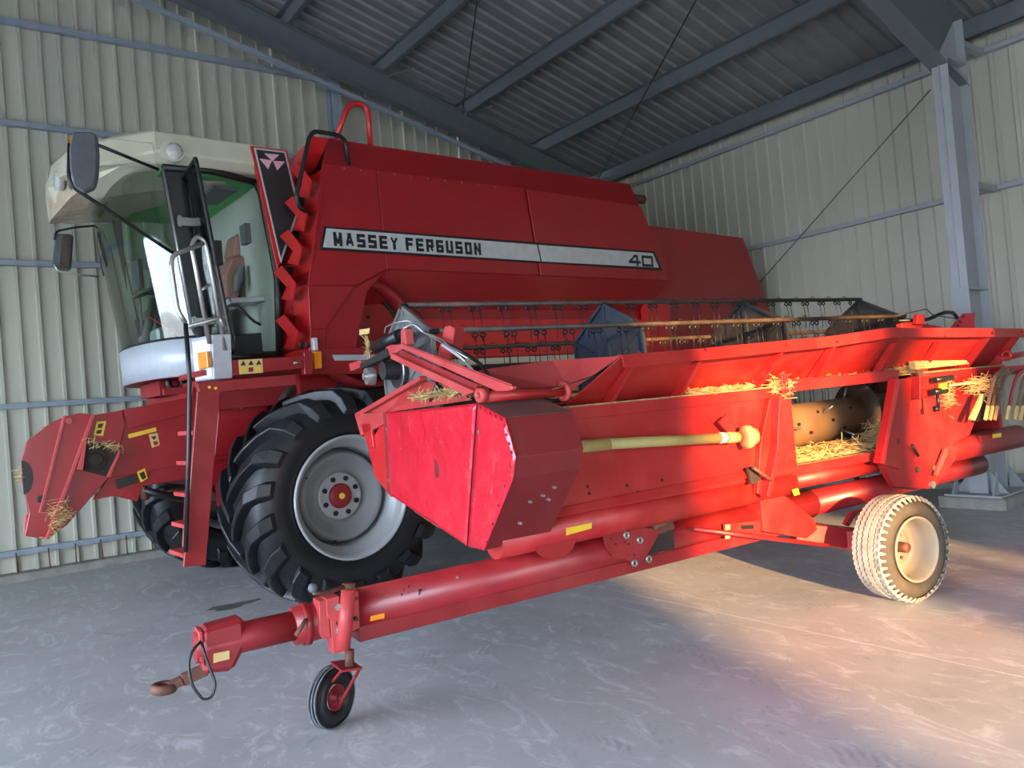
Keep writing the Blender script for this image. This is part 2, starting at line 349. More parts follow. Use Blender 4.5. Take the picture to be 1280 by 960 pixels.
# floor with sawn joints
fl = MB('W').box((-14, -6.2, -0.14), (9.9, 10.4, -0.03)).build('floor', CONC); struct(fl)
xs = [-14, -5.0, -0.55, 3.98, 9.9]
for i in range(4):
    MB('W').prism([(xs[i]+0.004, -6.2, 0), (xs[i+1]-0.004, -6.2, 0), (xs[i+1]-0.004, 10.4, 0), (xs[i]+0.004, 10.4, 0)], (0, 0, -0.03)).build('floor_slab', FLOORM, fl)
JOINT = mat('pale joint filler', (0.52, 0.50, 0.47), 0.9)
for x in xs[1:-1]:
    MB('W').box((x-0.0045, -6.2, -0.03), (x+0.0045, 10.4, -0.0005)).build('joint_filler', JOINT, fl)
SPILL = mat('dried puddle stain', (0.13, 0.12, 0.11), 0.85, var=0.3)
sp = at(291, 757, 'W', 2, 0)
b = MB('W'); pts = []
for k in range(18):
    a = 2*pi*k/18; rr = 1+0.25*sin(3*a+1)+0.12*sin(7*a); pts.append(V((sp.x+0.20*rr*cos(a), sp.y+0.10*rr*sin(a), 0.0006)))
b.add(pts, [list(range(18))]); b.build('stain', SPILL, fl)

def rib_sheet_x(x0, n, pitch, y, ztop, zbot, name, parent, m, face=-1):
    """vertical cladding sheet running along x at plane y, ribs standing toward -y"""
    prof = []
    for k in range(n):
        xc = x0+pitch*(k+0.5)
        prof += [(xc-pitch/2, 0), (xc-0.024, 0), (xc-0.015, 0.034), (xc+0.015, 0.034), (xc+0.024, 0)]
    prof.append((x0+pitch*n+0.012, 0.003))
    prof[0] = (prof[0][0], -0.002)
    vs = []; fs = []
    for (x, d) in prof:
        vs += [(x, y+face*d, zbot), (x, y+face*d, ztop(x))]
    for i in range(len(prof)-1): fs.append([2*i, 2*i+2, 2*i+3, 2*i+1])
    return MB('W').add(vs, fs).build(name, m, parent)
wb = MB('W').box((-9.6, YG+0.05, -0.1), (XR, YG+0.20, 0.09)).build('wall_back', CONC); struct(wb)
P = 0.196
x = 0.952-0.5*P-5*P*9
while x < XR:
    n = min(5, int((XR-x)/P+0.5))
    if n <= 0: break
    rib_sheet_x(x, n, P, YG, lambda q: zroof(q)-0.035, 0.06, 'cladding_sheet', wb, WALLM)
    x += 5*P
for z in (0.33, 1.92, 3.50, 5.07):
    x1 = min(XR, (ROOF0-z)/SLOPE-0.3)
    MB('W').box((-9.4, YG-0.105, z-0.062), (x1, YG-0.03, z)).build('girt', GIRT, wb, bevel=0.004)
MB('W').box((-4.6, YG-0.105, 6.168), (4.56, YG-0.03, 6.235)).build('girt', GIRT, wb, bevel=0.004)
for xc in (4.64, -4.64):
    b = MB('W'); b.box((xc-0.07, 9.78, 0.08), (xc+0.07, 9.79, 6.28)); b.box((xc-0.07, 9.93, 0.08), (xc+0.07, 9.94, 6.28)); b.box((xc-0.004, 9.79, 0.08), (xc+0.004, 9.93, 6.28))
    b.build('gable_post', GIRT, wb)
MB('W').box((-9.4, 9.90, -0.05), (XR-0.1, YG+0.05, 0.085)).build('kerb', CONC, wb, bevel=0.012)
for k, (px, py) in enumerate([(78, 805), (235, 780), (360, 770), (488, 745), (605, 725), (727, 705), (838, 690)]):
    p = WY(px/3.84, 480+py/3.84, 9.95)
    MB('W').tube([(p.x, 9.95, 0.07), (p.x+random.uniform(-.01, .01), 9.95, 0.31)], 0.007, 6).build('rebar_stud', RUST, wb)
# trim along the roof line of the gable
# ---- right side wall
wr = MB('W').box((XR+0.05, -6, -0.1), (XR+0.2, YG+0.2, 0.09)).build('wall_right', CONC); struct(wr)
y = YG-0.02
while y > -6:
    n = min(5, int((y+6)/P+0.5))
    if n <= 0: break
    prof = []
    for k in range(n):
        yc = y-P*(k+0.5); prof += [(yc+P/2, 0), (yc+0.030, 0), (yc+0.018, 0.026), (yc-0.018, 0.026), (yc-0.030, 0)]
    prof.append((y-P*n-0.012, 0.003))
    vs = []; fs = []
    for (q, d) in prof: vs += [(XR-d, q, 0.06), (XR-d, q, 5.19)]
    for i in range(len(prof)-1): fs.append([2*i, 2*i+2, 2*i+3, 2*i+1])
    MB('W').add(vs, fs).build('cladding_sheet', WALLM, wr)
    y -= 5*P
for z in (0.19, 1.75, 3.40, 4.93):
    MB('W').box((XR-0.10, -6, z-0.06), (XR-0.03, YG-0.1, z)).build('girt', GIRTG, wr, bevel=0.004)
MB('W').box((XR-0.14, -6, -0.05), (XR+0.05, YG, 0.085)).build('kerb', CONC, wr, bevel=0.012)
# main column of the near frame
cy0, cy1 = 3.50, 3.68
b = MB('W')
b.box((8.44, cy0, 0.13), (8.452, cy1, 2.22)); b.box((8.90, cy0, 0.13), (8.912, cy1, 5.10))
b.prism([(8.44, 3.585, 0.13), (8.90, 3.585, 0.13), (8.90, 3.585, 5.10), (8.46, 3.585, 4.65)], (0, 0.01, 0))
b.prism([(8.46, cy0+.01, 2.22), (8.475, cy0+.01, 2.22), (8.495, cy0+.01, 4.62), (8.48, cy0+.01, 4.62)], (0, cy1-cy0-.02, 0))
b.box((8.44, cy0, 2.215), (8.90, cy1, 2.235)); b.box((8.48, cy0, 4.60), (8.90, cy1, 4.62))
for zz in (1.72, 3.37, 4.90): b.box((8.91, cy0+.05, zz-.05), (9.50, cy0+.12, zz+.02))
b.build('column', GIRTG, wr, bevel=0.002)
b = MB('W'); b.box((8.28, 3.32, 0.115), (9.05, 3.86, 0.135))
for yy in (3.40, 3.78): b.prism([(8.44, yy, 0.135), (8.30, yy, 0.135), (8.44, yy, 0.36)], (0, 0.012, 0))
for xx in (8.50, 8.95):
    b.prism([(xx, 3.50, 0.135), (xx, 3.34, 0.135), (xx, 3.50, 0.36)], (0.012, 0, 0)); b.prism([(xx, 3.68, 0.135), (xx, 3.84, 0.135), (xx, 3.68, 0.36)], (0.012, 0, 0))
b.build('base_plate', GIRTG, wr)
MB('W').box((8.25, 3.28, -0.05), (9.46, 3.92, 0.115)).build('plinth', CONC, wr, bevel=0.015)
# ---- ceiling: roof sheets, purlins, rafters
ce = MB('W').prism([(-9.7, -6.3, zroof(9.7)+0.085), (0, -6.3, ROOF0+0.085), (9.75, -6.3, zroof(9.75)+0.085), (9.75, -6.3, zroof(9.75)+0.07), (0, -6.3, ROOF0+0.07), (-9.7, -6.3, zroof(9.7)+0.07)], (0, 16.6, 0)).build('ceiling', ROOFM); struct(ce)
for side in (1, -1):
    y = 10.28
    while y > -6.3:
        prof = []
        for k in range(5):
            yc = y-0.2*(k+0.5); prof += [(yc+0.1, 0), (yc+0.045, 0), (yc+0.022, 0.032), (yc-0.022, 0.032), (yc-0.045, 0)]
        prof.append((y-1.0-0.012, 0.003))
        vs = []; fs = []
        for (q, d) in prof: vs += [(side*9.75, q, zroof(9.75)+d), (0, q, ROOF0+d)]
        for i in range(len(prof)-1): fs.append([2*i, 2*i+2, 2*i+3, 2*i+1])
        MB('W').add(vs, fs).build('roof_sheet', ROOFM, ce)
        y -= 1.0
for side in (1, -1):
    for x in (0.35, 1.15, 2.5, 3.88, 5.22, 6.58, 8.0):
        zz = zroof(x)-0.012; X = side*x; s2 = side
        b = MB('W')
        b.prism([(X-0.035, 0, zz-0.012), (X+0.035, 0, zz-0.012-0.07*SLOPE*s2), (X+0.035, 0, zz-0.017-0.07*SLOPE*s2), (X-0.035, 0, zz-0.018)], (0, 1, 0))
        b.v = []; b.f = []; b.sm = []
        b.box((X-0.004, -6.2, zz-0.20), (X+0.004, YG-0.03, zz-0.01)); b.box((X, -6.2, zz-0.205), (X+0.065, YG-0.03, zz-0.198)); b.box((X-0.065, -6.2, zz-0.03), (X, YG-0.03, zz-0.022)); b.box((X+0.06, -6.2, zz-0.205), (X+0.065, YG-0.03, zz-0.185))
        b.build('purlin', RAFT, ce)
b = MB('W'); b.box((9.34, -6.2, 5.03), (9.348, YG-0.05, 5.24)); b.box((9.34, -6.2, 5.03), (9.42, YG-0.05, 5.037)); b.box((9.34, -6.2, 5.235), (9.42, YG-0.05, 5.242)); b.box((9.418, -6.2, 5.03), (9.423, YG-0.05, 5.05))
b.build('eave_purlin', RAFT, ce)
MB('W').box((9.45, -6.2, 5.19), (9.62, YG-0.02, 5.20)).build('eave_flashing', RAFT, ce)
def rafter(yc, w, tops, depths, m):
    """tops / depths as functions of x; an I section following the roof"""
    for side in (1, -1):
        b = MB('W'); xs_ = [0, 3.0, 6.0, 7.6, 8.5, 8.95]
        for a, c in zip(xs_[:-1], xs_[1:]):
            ta, tc = zroof(a)-tops, zroof(c)-tops; ba, bc = ta-depths(a), tc-depths(c)
            A, C = side*a, side*c
            b.prism([(A, yc-.004, ta), (C, yc-.004, tc), (C, yc-.004, bc), (A, yc-.004, ba)], (0, .008, 0))
            b.prism([(A, yc-w/2, ta), (C, yc-w/2, tc), (C, yc-w/2, tc-.012), (A, yc-w/2, ta-.012)], (0, w, 0))
            b.prism([(A, yc-w/2, ba), (C, yc-w/2, bc), (C, yc-w/2, bc+.012), (A, yc-w/2, ba+.012)], (0, w, 0))
        b.build('rafter', m, ce)
rafter(9.52, 0.16, 0.21, lambda x: 0.36, RAFT)
rafter(3.60, 0.19, 0.21, lambda x: 0.36 if x < 3 else 0.36+(x-3)/5.5*0.40, RAFT)
rafter(-2.4, 0.19, 0.21, lambda x: 0.36 if x < 3 else 0.36+(x-3)/5.5*0.40, RAFT)
b = MB('W'); b.prism([(-0.3, 9.60, zroof(.3)-.58), (9.4, 9.60, zroof(9.4)-.58), (9.4, 9.60, zroof(9.4)-.64), (-0.3, 9.60, zroof(.3)-.64)], (0, 0.05, 0)); b.build('rafter_angle', GIRT, ce)
for (px, py) in [(578, 132), (478, 84)]:
    p = WY(px, py, 9.5); b = MB('W'); b.beam(p, p+V((0.02, -0.05, -0.16)), 0.03, 0.02); b.beam(p+V((0.05, -0.03, -0.13)), p+V((0.34, -0.30, -0.06)), 0.03, 0.01); b.build('fly_brace', STEEL, ce)
# bracing rods
def rod(a, b2, parent, r=0.008, m=None): MB('W').tube([a, b2], r, 6).build('brace_rod', m or BLACK, parent)
rod(WX(1163, 112, 9.2), WX(945, 358, 9.3), wr, m=RAFT)
rod((6.5, 9.45, 5.8), (5.3, 7.2, zroof(5.3)-0.25), ce)
rod((9.2, 9.45, 5.12), (6.3, 4.2, zroof(6.3)-0.25), ce)
b = MB('W'); b.beam(WX(1182, 78, 9.0), WX(1203, 50, 9.3), 0.05, 0.012); b.build('knee_strap', STEEL, ce)
# ---- open fronts, never seen from the camera: walls left and right of the wide doorways
wf = MB('W').box((-9.6, -6.1, 3.70), (XR, -6.0, 5.2)).build('wall_front', WALLM); struct(wf)
MB('W').prism([(-9.6, -6.1, 5.2), (9.6, -6.1, 5.2), (0, -6.1, 7.8)], (0, .1, 0)).build('front_gable', WALLM, wf)
MB('W').box((2.6, -6.1, 0), (XR, -6.0, 3.70)).build('front_panel', WALLM, wf)
MB('W').box((-9.6, -6.1, 0), (-3.8, -6.0, 3.70)).build('front_panel', WALLM, wf)
wl = MB('W').box((-5.1, -6, 3.4), (-5.0, YG, 5.5)).build('wall_left', WALLM); struct(wl)
MB('W').box((-5.1, 8.0, 0), (-5.0, YG, 3.4)).build('side_panel', WALLM, wl)
gr = MB('W').prism([(-90, -90, -0.16), (90, -90, -0.16), (90, 60, -0.16), (-90, 60, -0.16)], (0, 0, -0.1)).build('ground', EARTH); struct(gr)
# unseen blocks added across the yard to cut the low sun into a band
def add_blocker(x0, x1, h, y=-36):
    o = MB('W').prism([(x0, y, -0.2), (x1, y, -0.2), (x1, y, h), ((x0+x1)/2, y, h+1.0), (x0, y, h)], (-6/tan(SUN_AZ), -6, 0)).build('sun_blocker', WALLM); struct(o)
def back(x, yv, y=-36): return x-(yv-y)/tan(SUN_AZ)
gl, grt = back(3.95, 3.72), back(6.5, 2.78)
add_blocker(gl-34, gl, 11.5); add_blocker(grt, grt+40, 11.5)
lo0 = back(5.15, 2.44)
add_blocker(lo0, grt+0.3, 5.6)
MB('W').tube([(back(5.45, 2.86), -36, 0), (back(5.45, 2.86), -36, 12)], 0.30, 10).build('sun_blocker_pole', RAFT, gr)  # unseen pole added to throw the dark band onto the header

# ================================================================ tyres
def tyre_profile(R, rb, w, sh=0.06):
    """closed profile (radius, offset) from near bead over the crown to far bead"""
    h = R-rb
    return [(rb, .03*w/.6+.02), (rb+.12*h, .012), (rb+.35*h, 0), (rb+.6*h, .005), (rb+.8*h, .03), (R-sh*.45, .065*w/.6+.01), (R-.012, .14*w/.6+.02), (R, w/2),
            (R-.012, w-.14*w/.6-.02), (R-sh*.45, w-.065*w/.6-.01), (rb+.8*h, w-.03), (rb+.6*h, w-.005), (rb+.35*h, w), (rb+.12*h, w-.012), (rb, w-.05)]

# ================================================================ the combine harvester
comb = root('combine_harvester', 'C', 'large red combine harvester with cream cab roof and silver name stripe by the back wall', 'combine harvester')
def cplate(pts, name, m, y=5.7, t=0.012, parent=None, bevel=0.003, dy=0.0):
    return plate('C', [CY(*p, y)+V((0, dy, 0)) for p in pts], (0, t, 0), name, m, parent or comb, bevel)
SY = 5.70; FARY = 8.40
def xz(px, py, y=SY): p = CY(px, py, y); return p.x, p.z
# shell (inner body)
b = MB('C')
b.prism([(2.93, SY+.02, 3.53), (2.70, SY+.02, 2.55), (2.66, SY+.02, 2.02), (3.05, SY+.02, 2.02), (3.20, SY+.02, 2.50), (3.40, SY+.02, 2.69), (7.14, SY+.02, 2.69), (6.74, SY+.02, 3.53)], (0, FARY-SY-.02, 0))
b.build('body_shell', RED, comb)
b = MB('C'); b.prism([(2.95, SY+.02, 3.53), (6.75, SY+.02, 3.53), (6.62, SY+.15, 3.80), (3.10, SY+.15, 3.80)], (0, 0.01, 0))
b.box((3.00, SY+.12, 3.5), (6.68, SY+.16, 3.80)); b.build('tank_wall', RED, comb)
# grain tank top band (leaning inward)
def band(pts):  # bottom two on SY, top two on SY+.15
    (b0, b1, t1, t0) = pts
    return [CY(*b0, SY), CY(*b1, SY), CY(*t1, SY+.13), CY(*t0, SY+.13)]
plate('C', band([(403, 205), (656, 236), (652, 209), (410, 173)]), (0, .012, 0), 'tank_side_panel', RED, comb, .003)
plate('C', band([(656, 236), (800, 258), (787, 230), (652, 209)]), (0, .012, 0), 'tank_side_panel', RED, comb, .003)
b = MB('C'); b.prism([(2.98, SY+.14, 3.79), (6.62, SY+.14, 3.79), (6.62, FARY, 3.79), (2.98, FARY, 3.79)], (0, 0, .02)); b.build('tank_lid', RED, comb)
# side panels
PA = [(403, 205), (470, 213), (483.5, 336), (445, 356.5), (385, 356.5)]
cplate(PA, 'front_side_panel', RED)
cplate([(471, 213), (655.5, 236), (674, 344), (484, 336)], 'side_panel', RED)
cplate([(657.5, 236.5), (800, 258), (838, 351), (675.5, 344.5)], 'engine_door', RED, dy=-0.012, t=.024)
# chamfer below the side panels and lower wall
p0, p1 = CY(484, 337), CY(838, 352); q0 = V((p0.x-.02, 6.02, 2.40)); q1 = V((p1.x-.14, 6.02, 2.40))
plate('C', [p0, p1, q1, q0], (0, .012, 0), 'chamfer_panel', RED, comb)
plate('C', [CY(445, 357.5), p0, q0, V((3.16, 6.02, 2.45))], (0, .012, 0), 'chamfer_gusset', RED, comb)
b = MB('C'); b.prism([(2.70, 6.02, 1.2), (8.95, 6.02, 1.2), (8.9, 6.02, 2.42), (2.66, 6.02, 2.42)], (0, FARY-6.1, 0)); b.build('lower_body', RED, comb)
MB('C').box((3.62, 5.99, 1.93), (7.2, 6.02, 2.30)).build('lower_side_panel', REDB, comb, .004)
MB('C').box((3.62, 5.985, 1.86), (7.4, 6.02, 1.92)).build('skirt_strip', CREAM, comb, .004)
MB('C').box((3.0, 6.0, 1.45), (8.5, 6.02, 1.85)).build('underbody_shade', DARK, comb)  # dark sheet standing in for the shade under the body
# lower front panel group
cplate([(385, 357.5), (444, 357.5), (406, 411), (388, 411)], 'lower_front_panel', RED)
cplate([(388.5, 412.5), (406.5, 412.5), (408, 435), (470, 435), (520, 436), (520, 467), (392, 468)], 'sill_panel', RED, t=.02)
cplate([(415, 443.5), (505, 443), (505, 449), (418, 451)], 'grey_trim', SILV, dy=-.008, t=.008)
# round drive guard in its recess
ctr = V((3.24, 5.98, 2.15))
b = MB('C'); b.lathe([(0, 0), (.40, 0), (.405, .06), (0, .06)], ctr, (0, 1, 0), 48, smooth=False); b.build('drive_guard', REDSK, comb)
b = MB('C'); b.lathe([(.405, -.20), (.45, -.22), (.45, .05), (.405, .05)], ctr, (0, 1, 0), 48, closed=True); b.build('guard_ring', MAROON, comb)
b = MB('C'); b.lathe([(.385, .01), (.445, -.01), (.445, .04), (.385, .04)], ctr+V((0, -.03, 0)), (0, 1, 0), 48, closed=True); b.build('guard_gasket', DARK, comb)
for a in (60, 100, 150, 200, 300):
    MB('C').disc(ctr+V((.2*cos(radians(a)), -.012, .2*sin(radians(a)))), (0, 1, 0), .014, .02, 8).build('bolt', DARK, comb)
# front face of the body: leaning panels, dark gap, steps
def fx(z): return 2.70+(z-2.55)*0.235 if z > 2.55 else 2.66+(z-2.02)*0.075
def fface(y0, y1, z0, z1, name, m, off=0.0, t=.015):
    return plate('C', [(fx(z0)-off, y0, z0), (fx(z0)-off, y1, z0), (fx(z1)-off, y1, z1), (fx(z1)-off, y0, z1)], (t, 0, 0), name, m, comb)
fface(5.70, 6.35, 2.66, 3.52, 'front_panel', REDB, .012)
fface(5.70, 6.42, 2.06, 2.56, 'front_panel', REDB, .012)
fface(5.70, 6.40, 1.90, 2.04, 'front_panel', REDB, .02)
fface(5.72, 6.5, 2.56, 2.66, 'step_gap', DARK, 0)
b = MB('C')   # flared top corner box
b.prism([CX(383, 190, 2.80), CX(391, 170, 2.80), (2.86, 6.30, 3.72), (2.86, 6.30, 3.50)], (.14, 0, 0)); b.build('tank_corner', REDB, comb)
for k, (px, py, X) in enumerate([(369, 208, 2.77), (363, 250, 2.70), (357, 292, 2.63), (349, 337, 2.55), (352, 398, 2.52)]):
    def Q(dx, dy, off=0.0): return CX(px+dx, py+dy, X+off)
    b = MB('C')   # folded toe plate of the step, standing out of a square hole in the red face
    b.prism([Q(-8, 3, -.02), Q(3, -5, -.02), Q(20, 17), Q(9, 22)], (.010, 0, 0))
    b.prism([Q(9, 22), Q(20, 17), Q(16, 39, .03), Q(2, 37, .03)], (.010, 0, 0))
    b.prism([Q(3, -5, -.02), Q(20, 17), Q(20, 17, .25), Q(3, -5, .25)], (0, .006, 0))
    b.build('step', REDB, comb, .002)
    b = MB('C'); zq = CX(px, py, X).z; F_ = lambda dx, dy: CX(px+dx, py+dy, fx(zq)-.014)
    b.prism([F_(5, -4), F_(17, -3), F_(16, 13)], (.004, 0, 0)); b.build('step_hole', DARK, comb)
# black emblem panel beside the cab with silver edge and three pink triangles
EY = 6.10
quad = [(313, 182), (359, 188), (376, 262), (347, 337)]
cplate(quad, 'emblem_frame', REDB, EY, .03)
def inset(q, k):
    cx = sum(p[0] for p in q)/4; cy_ = sum(p[1] for p in q)/4
    return [(p[0]+(cx-p[0])*k, p[1]+(cy_-p[1])*k*.5) for p in q]
def lerp2(a, b2, t): return (a[0]+(b2[0]-a[0])*t, a[1]+(b2[1]-a[1])*t)
inn = [(317, 184.5), (357, 189.5), (374, 262), (351, 330)]
cplate(inn, 'emblem_border', SILV, EY, .006, dy=-.006)
inn2 = [(319.5, 187), (355, 191.5), (371.5, 262), (350.5, 322)]
ep = cplate(inn2, 'emblem_panel', BLACKP, EY, .006, dy=-.010)
for tri in ([(329.5, 192), (348.5, 194), (340, 202)], [(323.5, 198.5), (339.5, 201), (334.5, 212)], [(340.5, 201.5), (355.5, 202.5), (346, 213.5)]):
    plate('C', [CY(*p, EY)+V((0, -.012, 0)) for p in tri], (0, .003, 0), 'emblem_triangle', PINK, ep, 0)
# silver name stripe
b = MB('C'); st = [(404, 283), (817, 314.5), (827, 338.5), (399, 312.5)]
lp = cplate(st, 'stripe_border', BLACK, SY, .006, dy=-.016)
def stp(seg, name):
    o = plate('C', [CY(*p)+V((0, -.020, 0)) for p in seg], (0, .004, 0), name, LOGO, lp, 0)
stp([(407, 286), (669.5, 306.5), (674, 327), (402.5, 309.5)], 'stripe_face')
stp([(671.5, 306.6), (814.5, 317), (822, 335), (676, 327.2)], 'stripe_face')
a0 = CY(416, 308, SY); a1 = CY(600, 319, SY); ah = CY(418, 290.5, SY)
text_mesh('MASSEY FERGUSON', 'C', a0+V((0, -.0215, 0)), (1, 0, 0), (0, 0, 1), a1.x-a0.x, (ah.z-a0.z)*0.98, 0.0, 'letter', BLACK, lp, bold=.035)
a0 = CY(784.5, 332.5, SY); a1 = CY(815, 334, SY); ah = CY(783, 317.5, SY)
text_mesh('40', 'C', a0+V((0, -.0215, 0)), (1, 0, 0), (0, 0, 1), a1.x-a0.x, (ah.z-a0.z)*0.95, 0.0, 'letter', BLACK, lp, bold=.045)
for px in range(430, 640, 21):
    p = CY(px, 207+(px-403)*0.124, SY); MB('C').disc(p+V((0, -.006, 0)), (0, 1, 0), .006, .008, 6).build('rivet', STEEL, comb)
# rear hood
b = MB('C'); RY = 5.95
h = [CY(808, 281, RY), CY(929, 297, RY), CY(964, 392, RY)]
b.prism([h[0], h[1], h[2], V((h[2].x-.05, RY, 1.6)), V((7.0, RY, 1.6)), V((7.0, RY, h[0].z))], (0, FARY-RY-.3, 0)); b.build('rear_hood', RED, comb, .01)
MB('C').box((6.95, 5.90, 1.9), (7.35, 6.0, 2.5)).build('rear_side_panel', REDB, comb)
p = CY(799, 249, 6.1); b = MB('C'); b.lathe([(0.0, 0), (.045, 0), (.045, -.02), (.055, -.02), (.055, .30), (0, .30)], p+V((.05, 0, 0)), (-1, 0, 0), 20, smooth=False); b.build('exhaust_stub', RUST, comb)
# red hoop and black grab loop on top
def ctube(pts, y, r, name, m, bend=.06, par=None, n=8): return MB('C').tube([CY(*p, y) if len(p) == 2 else CY(p[0], p[1], p[2]) for p in pts], r, n, bend=bend).build(name, m, par or comb)
ctube([(420, 172), (434, 136), (441, 129), (455, 131), (460, 140), (463, 181)], 5.95, .024, 'hoop_rail', REDB, .12)
ctube([(388, 268, 5.75), (374, 259, 5.62), (370, 246, 5.60), (386, 173, 5.60), (392, 164, 5.60), (424, 169, 5.62), (432, 176, 5.66), (436, 207, 5.70)], 5.6, .018, 'grab_rail', BLACK, .05)
# ---- cab
CN, CF = 6.20, 7.90
def plan(off, zc, dx=0.0):
    """front outline of the cab: near side, bulged front, far side"""
    pts = [(1.80+dx, CN-off), (1.60+dx-off*.6, CN+.16-off*.5), (1.48+dx-off*.9, CN+.45), (1.44+dx-off, (CN+CF)/2), (1.48+dx-off*.9, CF-.45), (1.60+dx-off*.6, CF-.16+off*.5), (1.80+dx, CF+off)]
    # smooth by subdivision (Catmull-Rom)
    out = []
    for i in range(len(pts)-1):
        p0_ = Vector(pts[max(i-1, 0)]); p1_ = Vector(pts[i]); p2_ = Vector(pts[i+1]); p3_ = Vector(pts[min(i+2, len(pts)-1)])
        for k in range(4):
            t = k/4; out.append(0.5*((2*p1_)+(-p0_+p2_)*t+(2*p0_-5*p1_+4*p2_-p3_)*t*t+(-p0_+3*p1_-3*p2_+p3_)*t**3))
    out.append(Vector(pts[-1]))
    return [V((q.x, q.y, zc)) for q in out]
b = MB('C'); b.loft([plan(0, 2.19, .20), plan(0, 2.8, .12), plan(0, 3.50, .03)], closed=False); b.build('windscreen', GLASS, comb)
b = MB('C'); b.loft([plan(.015, 1.90, .21), plan(.02, 2.19, .20)], closed=False); b.build('lower_skirt', SILV, comb, solid=.012)
b = MB('C'); pl = plan(0, 1.92, .22); b.add(pl+[V((2.6, CF, 1.92)), V((2.6, CN, 1.92))], [list(range(len(pl)+2))]); b.build('cab_floor', MAROON, comb, solid=.03)
b = MB('C'); pl = plan(0, 2.06, .24); b.add(pl+[V((2.6, CF, 2.06)), V((2.6, CN, 2.06))], [list(range(len(pl)+2))]); b.build('floor_mat', BLACKP, comb, solid=.01)
b = MB('C'); b.loft([plan(.006, 2.17, .20), plan(.006, 2.21, .198)], closed=False); b.build('screen_seal', BLACK, comb, solid=.016)
# brand badge smudge on skirt
plate('C', [CX(157, 450, 1.655), CX(169, 446, 1.655), CX(169, 455, 1.655), CX(158, 460, 1.655)], (.004, 0, 0), 'badge', YPALE, comb, 0)
# pillars, rear wall, headliner
cplate([(203, 212), (229, 214), (262, 445), (240, 409)], 'front_pillar', BLACKP, CN, .05)
ctube([(204, 212), (241, 412)], CN-.01, .010, 'pillar_trim', CHROME, 0)
ctube([(203, 209), (262, 213), (322, 229)], CN-.005, .030, 'top_seal', BLACK, 0)
ctube([(320, 228), (326, 240), (347, 350), (349, 446)], CN-.01, .030, 'rear_door_seal', BLACK, .03)
ctube([(262, 446), (349, 446)], CN-.01, .03, 'door_sill', BLACK, 0)
zc0, zc1 = 2.02, 3.56
b = MB('C'); b.box((2.58, CN, zc0), (2.62, CF, zc1)); b.build('rear_wall', BEIGE, comb)
b = MB('C'); b.box((1.80, CN+.03, 3.50), (2.60, CF-.02, 3.53)); b.build('headliner', GREEN, comb)
b = MB('C'); b.box((2.25, CN+.25, 3.465), (2.45, CN+.75, 3.50)); b.build('ceiling_vent', SEATG, comb)
b = MB('C'); b.box((1.85, CF-.03, 2.02), (2.6, CF, 2.55)); b.build('far_lower_wall', BLACKP, comb)
b = MB('C'); b.box((1.85, CF-.012, 2.55), (2.6, CF, 3.5)); b.build('far_window', GLASS, comb)
b = MB('C'); b.box((1.80, CF-.04, 2.1), (1.86, CF+.01, 3.5)); b.box((2.54, CF-.04, 2.1), (2.60, CF+.01, 3.5)); b.build('far_pillar', BLACK, comb)
b = MB('C'); b.box((2.53, 6.55, 3.05), (2.585, 6.68, 3.22)); b.build('wall_speaker', SEATG, comb)
# opened door leaf: glass held by a slim frame
dh0, dh1 = V((1.93, CN-.02, 3.44)), V((2.02, CN-.02, 2.02)); de0, de1 = V((1.885, 5.72, 3.46)), V((2.03, 5.66, 2.02))
dl = MB('C').tube([dh0, de0, de1, dh1, dh0], .014, 8, bend=.03).build('door_frame', BLACK, comb)
b = MB('C'); b.prism([dh0, de0, de1, dh1], (.006, 0, 0)); b.build('door_glass', GLASS, dl)
for t in (.25, .80):
    q = dh0.lerp(dh1, t); b = MB('C'); b.box(q+V((-.10, -.05, -.03)), q+V((.02, -.02, .03))); b.disc(q+V((-.09, -.06, .03)), (0, 1, 0), .014, .02, 8); b.disc(q+V((-.09, -.06, -.03)), (0, 1, 0), .014, .02, 8); b.build('hinge', STEEL, dl)
q = V((1.97, 5.68, 2.75)); b = MB('C'); b.box(q+V((-.02, -.03, -.09)), q+V((.03, .02, .09))); b.build('door_latch', BLACK, dl)
# roof
def roofplan(z, grow=0, front=0.0, rear=2.62):
    pts = [(rear, CN-.08-grow), (1.72, CN-.08-grow), (1.36-front*.5, 6.36), (1.18-front, 6.72), (1.14-front, 7.05), (1.18-front, 7.38), (1.36-front*.5, 7.74), (1.72, CF+.08+grow), (rear, CF+.08+grow)]
    return [V((x_, y_, z)) for x_, y_ in pts]
def rz(pts, f): return [V((p.x, p.y, f(p))) for p in pts]
low = [V(q) for q in [(2.62, 6.17, 3.53), (1.74, 6.17, 3.53), (1.52, 6.34, 3.53), (1.36, 6.62, 3.52), (1.18, 7.0, 3.37), (1.18, 7.38, 3.33), (1.36, 7.72, 3.38), (1.72, 7.95, 3.50), (2.62, 7.98, 3.53)]]
mid = rz(roofplan(0, .02, .01), lambda p: 3.60 if p.x > 1.6 else 3.52)
top = rz(roofplan(0, -.0, -.04), lambda p: 3.77 if p.x > 1.6 else 3.71)
cap = rz(roofplan(0, -.35, -.45), lambda p: 3.81)
b = MB('C'); b.loft([low, mid, top, cap], smooth=False, caps=True); b.build('cab_roof', CREAM, comb, .015)
